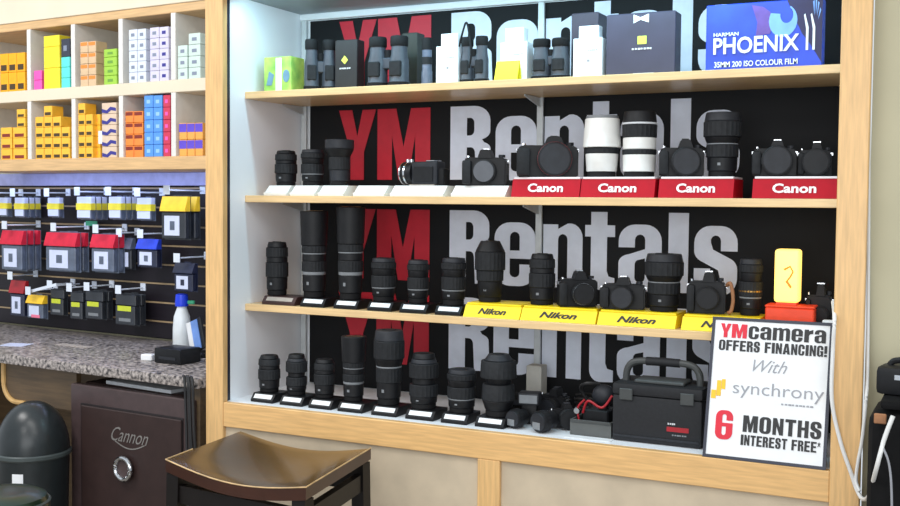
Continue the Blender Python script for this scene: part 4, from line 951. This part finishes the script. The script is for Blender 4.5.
b = bm_(); tube(b, [(ud+rd*.88*math.cos(2*PI*k/36), -.014, zdial+rd*.88*math.sin(2*PI*k/36)) for k in range(37)], rd*.19, 10); obj('dial_ring', b, 'chrome', dl, 'chrome ring')
ua, za = latL(111, 440, OF); ub, _ = latL(148, 440, OF)
words('Cannon', 'script_name', 'silver_ink', dr, ua-(us0+us1)/2, za-.0, ub-ua, .048, .0012, -.004, .55)
outline('flourish', 'silver_ink', dr, [(ua-(us0+us1)/2+(ub-ua)*(.1+.8*k/10), za+.006-.02*math.sin(PI*k/10)-.004) for k in range(11)] + [(ua-(us0+us1)/2+(ub-ua)*(.1+.8*k/10), za+.002-.02*math.sin(PI*k/10)-.004) for k in range(10, -1, -1)], .0012)
p = L((us0+us1)/2-.02, .075, zsf-.0016)
tag(obj('paper_stack', box(bm_(), -.17, .16, 0, .10, 0, .012, .001), 'mark_white', None, None, p, (0, 0, -LA-.05)), 'papers lying on top of the brown safe', 'papers')
# black cables between safe and cabinet
b = bm_()
for k in range(4):
    ux = -.062+.010*k+.004*(k % 2)
    tube(b, smooth_path([L(ux-.02, -.012, CZ+.006), L(ux, -.025, CZ-.02), L(ux+.01, -.028, .70), L(ux+.02+.006*k, -.03, .45), L(ux+.012, -.03, .2), L(ux, -.03, .008)]), .0045)
tag(obj('cable_bundle', b, 'cable_black'), 'bundle of black cables hanging between the safe and the stile', 'cables')

# ------------------------------------------------------------------ trash can
TO = -.10
cx_u, _ = latL(33, 440, TO); rc = 36*spp(L(cx_u, TO, .6)); zr_ = latL(33, 465, TO-rc)[1]; zt_ = latL(33, 401, TO)[1]
tcn = thing('trash_can', 'black dome lid trash can beside the brown safe', 'trash can', L(cx_u, TO, 0), -LA)
obj('can_body', lathe(bm_(), [(rc*.82, 0), (rc*.84, .01), (rc*.96, zr_-.012)], 36), 'bin_black', tcn)
obj('rim', lathe(bm_(), [(rc*.98, zr_-.0118), (rc*1.02, zr_-.006), (rc*1.02, zr_+.004), (rc*.98, zr_+.008)], 36), 'bin_rim', tcn)
hd_ = zt_-zr_
obj('dome_lid', lathe(bm_(), [(rc*.97*math.cos(math.radians(a))**.92, zr_+.0085+hd_*.95*math.sin(math.radians(a))) for a in range(0, 88, 8)], 36), 'bin_black', tcn)
b = bm_()
for a0 in (22, 35):
    m3 = Matrix.Rotation(math.radians(a0)+LA, 4, 'Z')
    q = bm_(); box(q, -.016, .016 if a0 == 22 else -.006, -rc*.96, -rc*.938, zr_-.13, zr_-.05); xf(q, m3)
    me = bpy.data.meshes.new('q'); q.to_mesh(me); q.free(); b.from_mesh(me); bpy.data.meshes.remove(me)
obj('sticker', b, 'label_white', tcn, 'white sticker')
# dark green padded stool at the lower left corner
p = at(8, 506, -.75)
vs = thing('round_stool', 'glossy dark green padded seat at the lower left corner', 'stool', (p.x-.02, -.75, 0))
zv = at(10, 493, -.75).z; rv = .115
obj('seat_cushion', lathe(bm_(), [(rv*.90, zv-.075), (rv, zv-.06), (rv, zv-.03), (rv*.93, zv-.012), (rv*.75, zv-.002), (rv*.4, zv), (.002, zv)], 40), 'vinyl_green', vs)
obj('piping', lathe(bm_(), [(rv*1.0, zv-.0295), (rv*1.02, zv-.026), (rv*.99, zv-.0225)], 40), 'bin_rim', vs)
obj('pedestal', lathe(bm_(), [(.03, .032), (.03, zv-.0752)], 20), 'chrome', vs)
obj('foot_disc', lathe(bm_(), [(.16, 0), (.16, .012), (.04, .0318)], 32), 'chrome', vs)

# ------------------------------------------------------------------ saddle stool
cor = [Vector((.204, -.495)), Vector((.682, -.550)), Vector((.611, -.126)), Vector((.161, -.121))]   # front-left, front-right, rear-right, rear-left
sc_ = sum(cor, Vector((0, 0)))/4; ZS = .765
st = thing('saddle_stool', 'worn brown wooden saddle seat bar stool before the display cabinet', 'stool', (sc_.x, sc_.y, 0))
def bil(u, v):
    a = cor[0].lerp(cor[1], u); b = cor[3].lerp(cor[2], u); return a.lerp(b, v)-sc_
def saddle(u): return ZS-.028*math.sin(PI*u)
b = bm_(); N = 16; G = [[None]*(N+1) for _ in range(N+1)]; H = [[None]*(N+1) for _ in range(N+1)]
for i in range(N+1):
    for j in range(N+1):
        q = bil(i/N, j/N); e_ = .003 if i in (0, N) or j in (0, N) else 0
        G[i][j] = b.verts.new((q.x, q.y, saddle(i/N)-e_)); 
        H[i][j] = b.verts.new((q.x, q.y, saddle(i/N)-.034))
for i in range(N):
    for j in range(N):
        b.faces.new((G[i][j], G[i+1][j], G[i+1][j+1], G[i][j+1])); b.faces.new((H[i][j], H[i][j+1], H[i+1][j+1], H[i+1][j]))
for i in range(N):
    b.faces.new((G[i][0], H[i][0], H[i+1][0], G[i+1][0])); b.faces.new((G[i][N], G[i+1][N], H[i+1][N], H[i][N]))
    b.faces.new((G[0][i], G[0][i+1], H[0][i+1], H[0][i])); b.faces.new((G[N][i], H[N][i], H[N][i+1], G[N][i+1]))
bmesh.ops.recalc_face_normals(b, faces=b.faces)
me = mesh_from(b, 'seat', 'seat_brown'); me.materials.append(MT('seat_side'))
for f_ in me.polygons:
    if abs(f_.normal.z) < .5: f_.material_index = 1
seat = obj('seat', me, 'seat_brown', st)
def edge_line(pts): return tube(bm_(), pts, .0019, 6)  # pale line along the rim: wear plus a highlight put into the colour
obj('worn_edge_highlight', edge_line([(bil(k/12, 0).x, bil(k/12, 0).y, saddle(k/12)-.002) for k in range(13)]), 'worn_highlight', seat, 'worn pale front edge')
obj('worn_edge_highlight', edge_line([(bil(1, k/6).x, bil(1, k/6).y, ZS-.002) for k in range(7)]), 'worn_highlight', seat, 'worn pale right edge')
obj('worn_edge_highlight', edge_line([(bil(0, k/6).x, bil(0, k/6).y, ZS-.002) for k in range(3)]), 'worn_highlight', seat, 'worn pale left corner')
LT = []
for (u, v) in ((.05, .06), (.95, .06), (.95, .94), (.05, .94)):
    q = bil(u, v); LT.append(q); zl = saddle(u)-.0345
    o = q*1.06
    b = bm_(); r_ = .019
    vs1 = [b.verts.new((q.x+dx*r_, q.y+dy*r_, zl)) for dx, dy in ((-1, -1), (1, -1), (1, 1), (-1, 1))]
    vs0 = [b.verts.new((o.x+dx*r_, o.y+dy*r_, .001)) for dx, dy in ((-1, -1), (1, -1), (1, 1), (-1, 1))]
    for k in range(4): b.faces.new((vs0[k], vs0[(k+1) % 4], vs1[(k+1) % 4], vs1[k]))
    b.faces.new(vs0[::-1]); b.faces.new(vs1); bmesh.ops.recalc_face_normals(b, faces=b.faces)
    obj('leg', b, 'stool_black', st)
def barb(p, q, z0, z1, th=.011):
    d = (q-p).normalized(); n = Vector((-d.y, d.x))*th; p = p+d*.021; q = q-d*.021
    return prism(bm_(), [tuple(p-n), tuple(q-n), tuple(q+n), tuple(p+n)], z0, z1, 'z')
for k in range(4):
    a_, b2 = LT[k], LT[(k+1) % 4]
    obj('apron_rail', barb(a_*1.003, b2*1.003, ZS-.115, ZS-.068), 'stool_black', st)
    obj('stretcher', barb(a_*1.04, b2*1.04, .22+.06*(k % 2), .25+.06*(k % 2)), 'stool_black', st)

# ------------------------------------------------------------------ right edge: bags and cables
zb_ = at(884, 392, -.08).z
t = thing('gear_bag', 'black soft bag standing against the wall right of the cabinet', 'bag', (2.04, -.09, 0))
b = bm_(); box(b, -.145, .16, -.10, .10, 0, zb_-.02, .05, 4); obj('bag_body', b, 'bag_black', t)
obj('top_flap', box(bm_(), -.12, .16, -.105, .06, zb_-.0195, zb_, .009, 2), 'bag_black', t)
obj('side_pocket', box(bm_(), -.08, .12, -.125, -.1003, .12, .45, .02, 2), 'bag_black', t)
obj('buckle', box(bm_(), -.13, -.105, -.1125, -.1055, zb_-.05, zb_-.028, .002), 'strap_tan', t, 'tan buckle')
zc2 = at(884, 358, -.09).z
t = thing('black_camcorder', 'black camcorder with silver trim lying on the black bag at the right edge', 'camcorder', (2.0, -.09, zb_+.0004), -.15)
obj('body', box(bm_(), -.09, .10, -.045, .045, 0, (zc2-zb_)*.8, .012, 2), 'black_plastic', t)
obj('top_handle', tube(bm_(), smooth_path([(-.07, 0, (zc2-zb_)*.78), (-.05, 0, (zc2-zb_)*.95), (.05, 0, (zc2-zb_)*.97), (.08, 0, (zc2-zb_)*.78)]), .007), 'black_plastic', t)
obj('silver_glint', box(bm_(), -.05, .02, -.0475, -.0453, (zc2-zb_)*.45, (zc2-zb_)*.6, .001), 'chrome', t, 'silver trim')  # chrome plate stands in for a glint on the body
def wire(name, label, pts, r, m='cable_white'):
    return tag(obj(name, tube(bm_(), smooth_path(pts, 8), r), m), label, 'cable')
q = lambda px, py, Y: tuple(at(px, py, Y))
wire('white_cable', 'thick white cable looping from the sign across the right stile', [q(833, 302, .10), q(834.5, 318, -.012), q(833, 350, -.013), q(832, 400, -.011), q(840, 440, -.008), q(850, 470, -.008), q(857, 490, -.008), q(863, 499, -.03), q(869, 495, -.10), q(876, 470, -.215), q(884, 440, -.22), q(893, 416, -.22)], .0048)
wire('wall_cable', 'thin white cable running down the outer edge of the right stile', [q(869.5, -6, .042), q(869, 120, .042), q(868.5, 250, .042), q(867.5, 370, .020), q(866, 400, -.006), q(862, 440, -.010), q(858, 462, -.010), q(856, 480, -.010), q(859.5, 491, -.02)], .0040)
wire('thin_wire', 'thin grey wire hanging down the front of the black bag', [q(882, 446, -.222), q(888, 460, -.222), q(891, 480, -.222), q(892, 512, -.222)], .0025, 'ink_grey')

# ------------------------------------------------------------------ light
w_ = bpy.data.worlds.new('shop'); sc.world = w_; w_.use_nodes = True
bg = w_.node_tree.nodes['Background']; bg.inputs[0].default_value = (.86, .93, 1, 1); bg.inputs[1].default_value = .85
def area(name, loc, target, sx, sy, power, color):
    l = bpy.data.lights.new(name, 'AREA'); l.shape = 'RECTANGLE'; l.size = sx; l.size_y = sy; l.energy = power; l.color = color
    o = bpy.data.objects.new(name, l); COL.objects.link(o); o.location = loc
    d = Vector(target)-Vector(loc); o.rotation_euler = d.to_track_quat('-Z', 'Y').to_euler(); return o
area('ceiling_light', (.7, -1.7, 2.95), (.7, -1.3, 0), 1.6, .6, 20, (1, .98, .95))
area('ceiling_light', (2.6, -2.6, 2.95), (2.4, -2.0, 0), 1.2, .6, 18, (1, .98, .95))
area('ceiling_light', (-1.4, -1.3, 2.95), (-1.2, -.2, .6), 1.2, .6, 32, (1, .98, .96))
area('ceiling_light', (.2, -3.6, 2.95), (.4, -2.4, .3), 1.2, .6, 20, (1, .98, .96))
area('cabinet_strip_light', (.85, .05, 2.07), (.85, .30, 1.6), 1.6, .03, 5.5, (.48, .84, 1.0))
lp = L(-.85, .42, 1.545); area('slat_strip_light', lp, L(-.85, .56, 1.1), 1.5, .03, 2.6, (.45, .58, 1.0))
area('front_fill_light', (2.4, -5.4, 1.7), (.9, .2, 1.25), 4.0, 2.0, 85, (.97, .99, 1.0))  # added fill from the front for the cabinet's interior, not a real window

vs_ = sc.view_settings; sc.display_settings.display_device = 'sRGB'
vs_.view_transform = 'Standard'; vs_.look = 'None'; vs_.gamma = 1; vs_.use_curve_mapping = False
vs_.exposure = 0
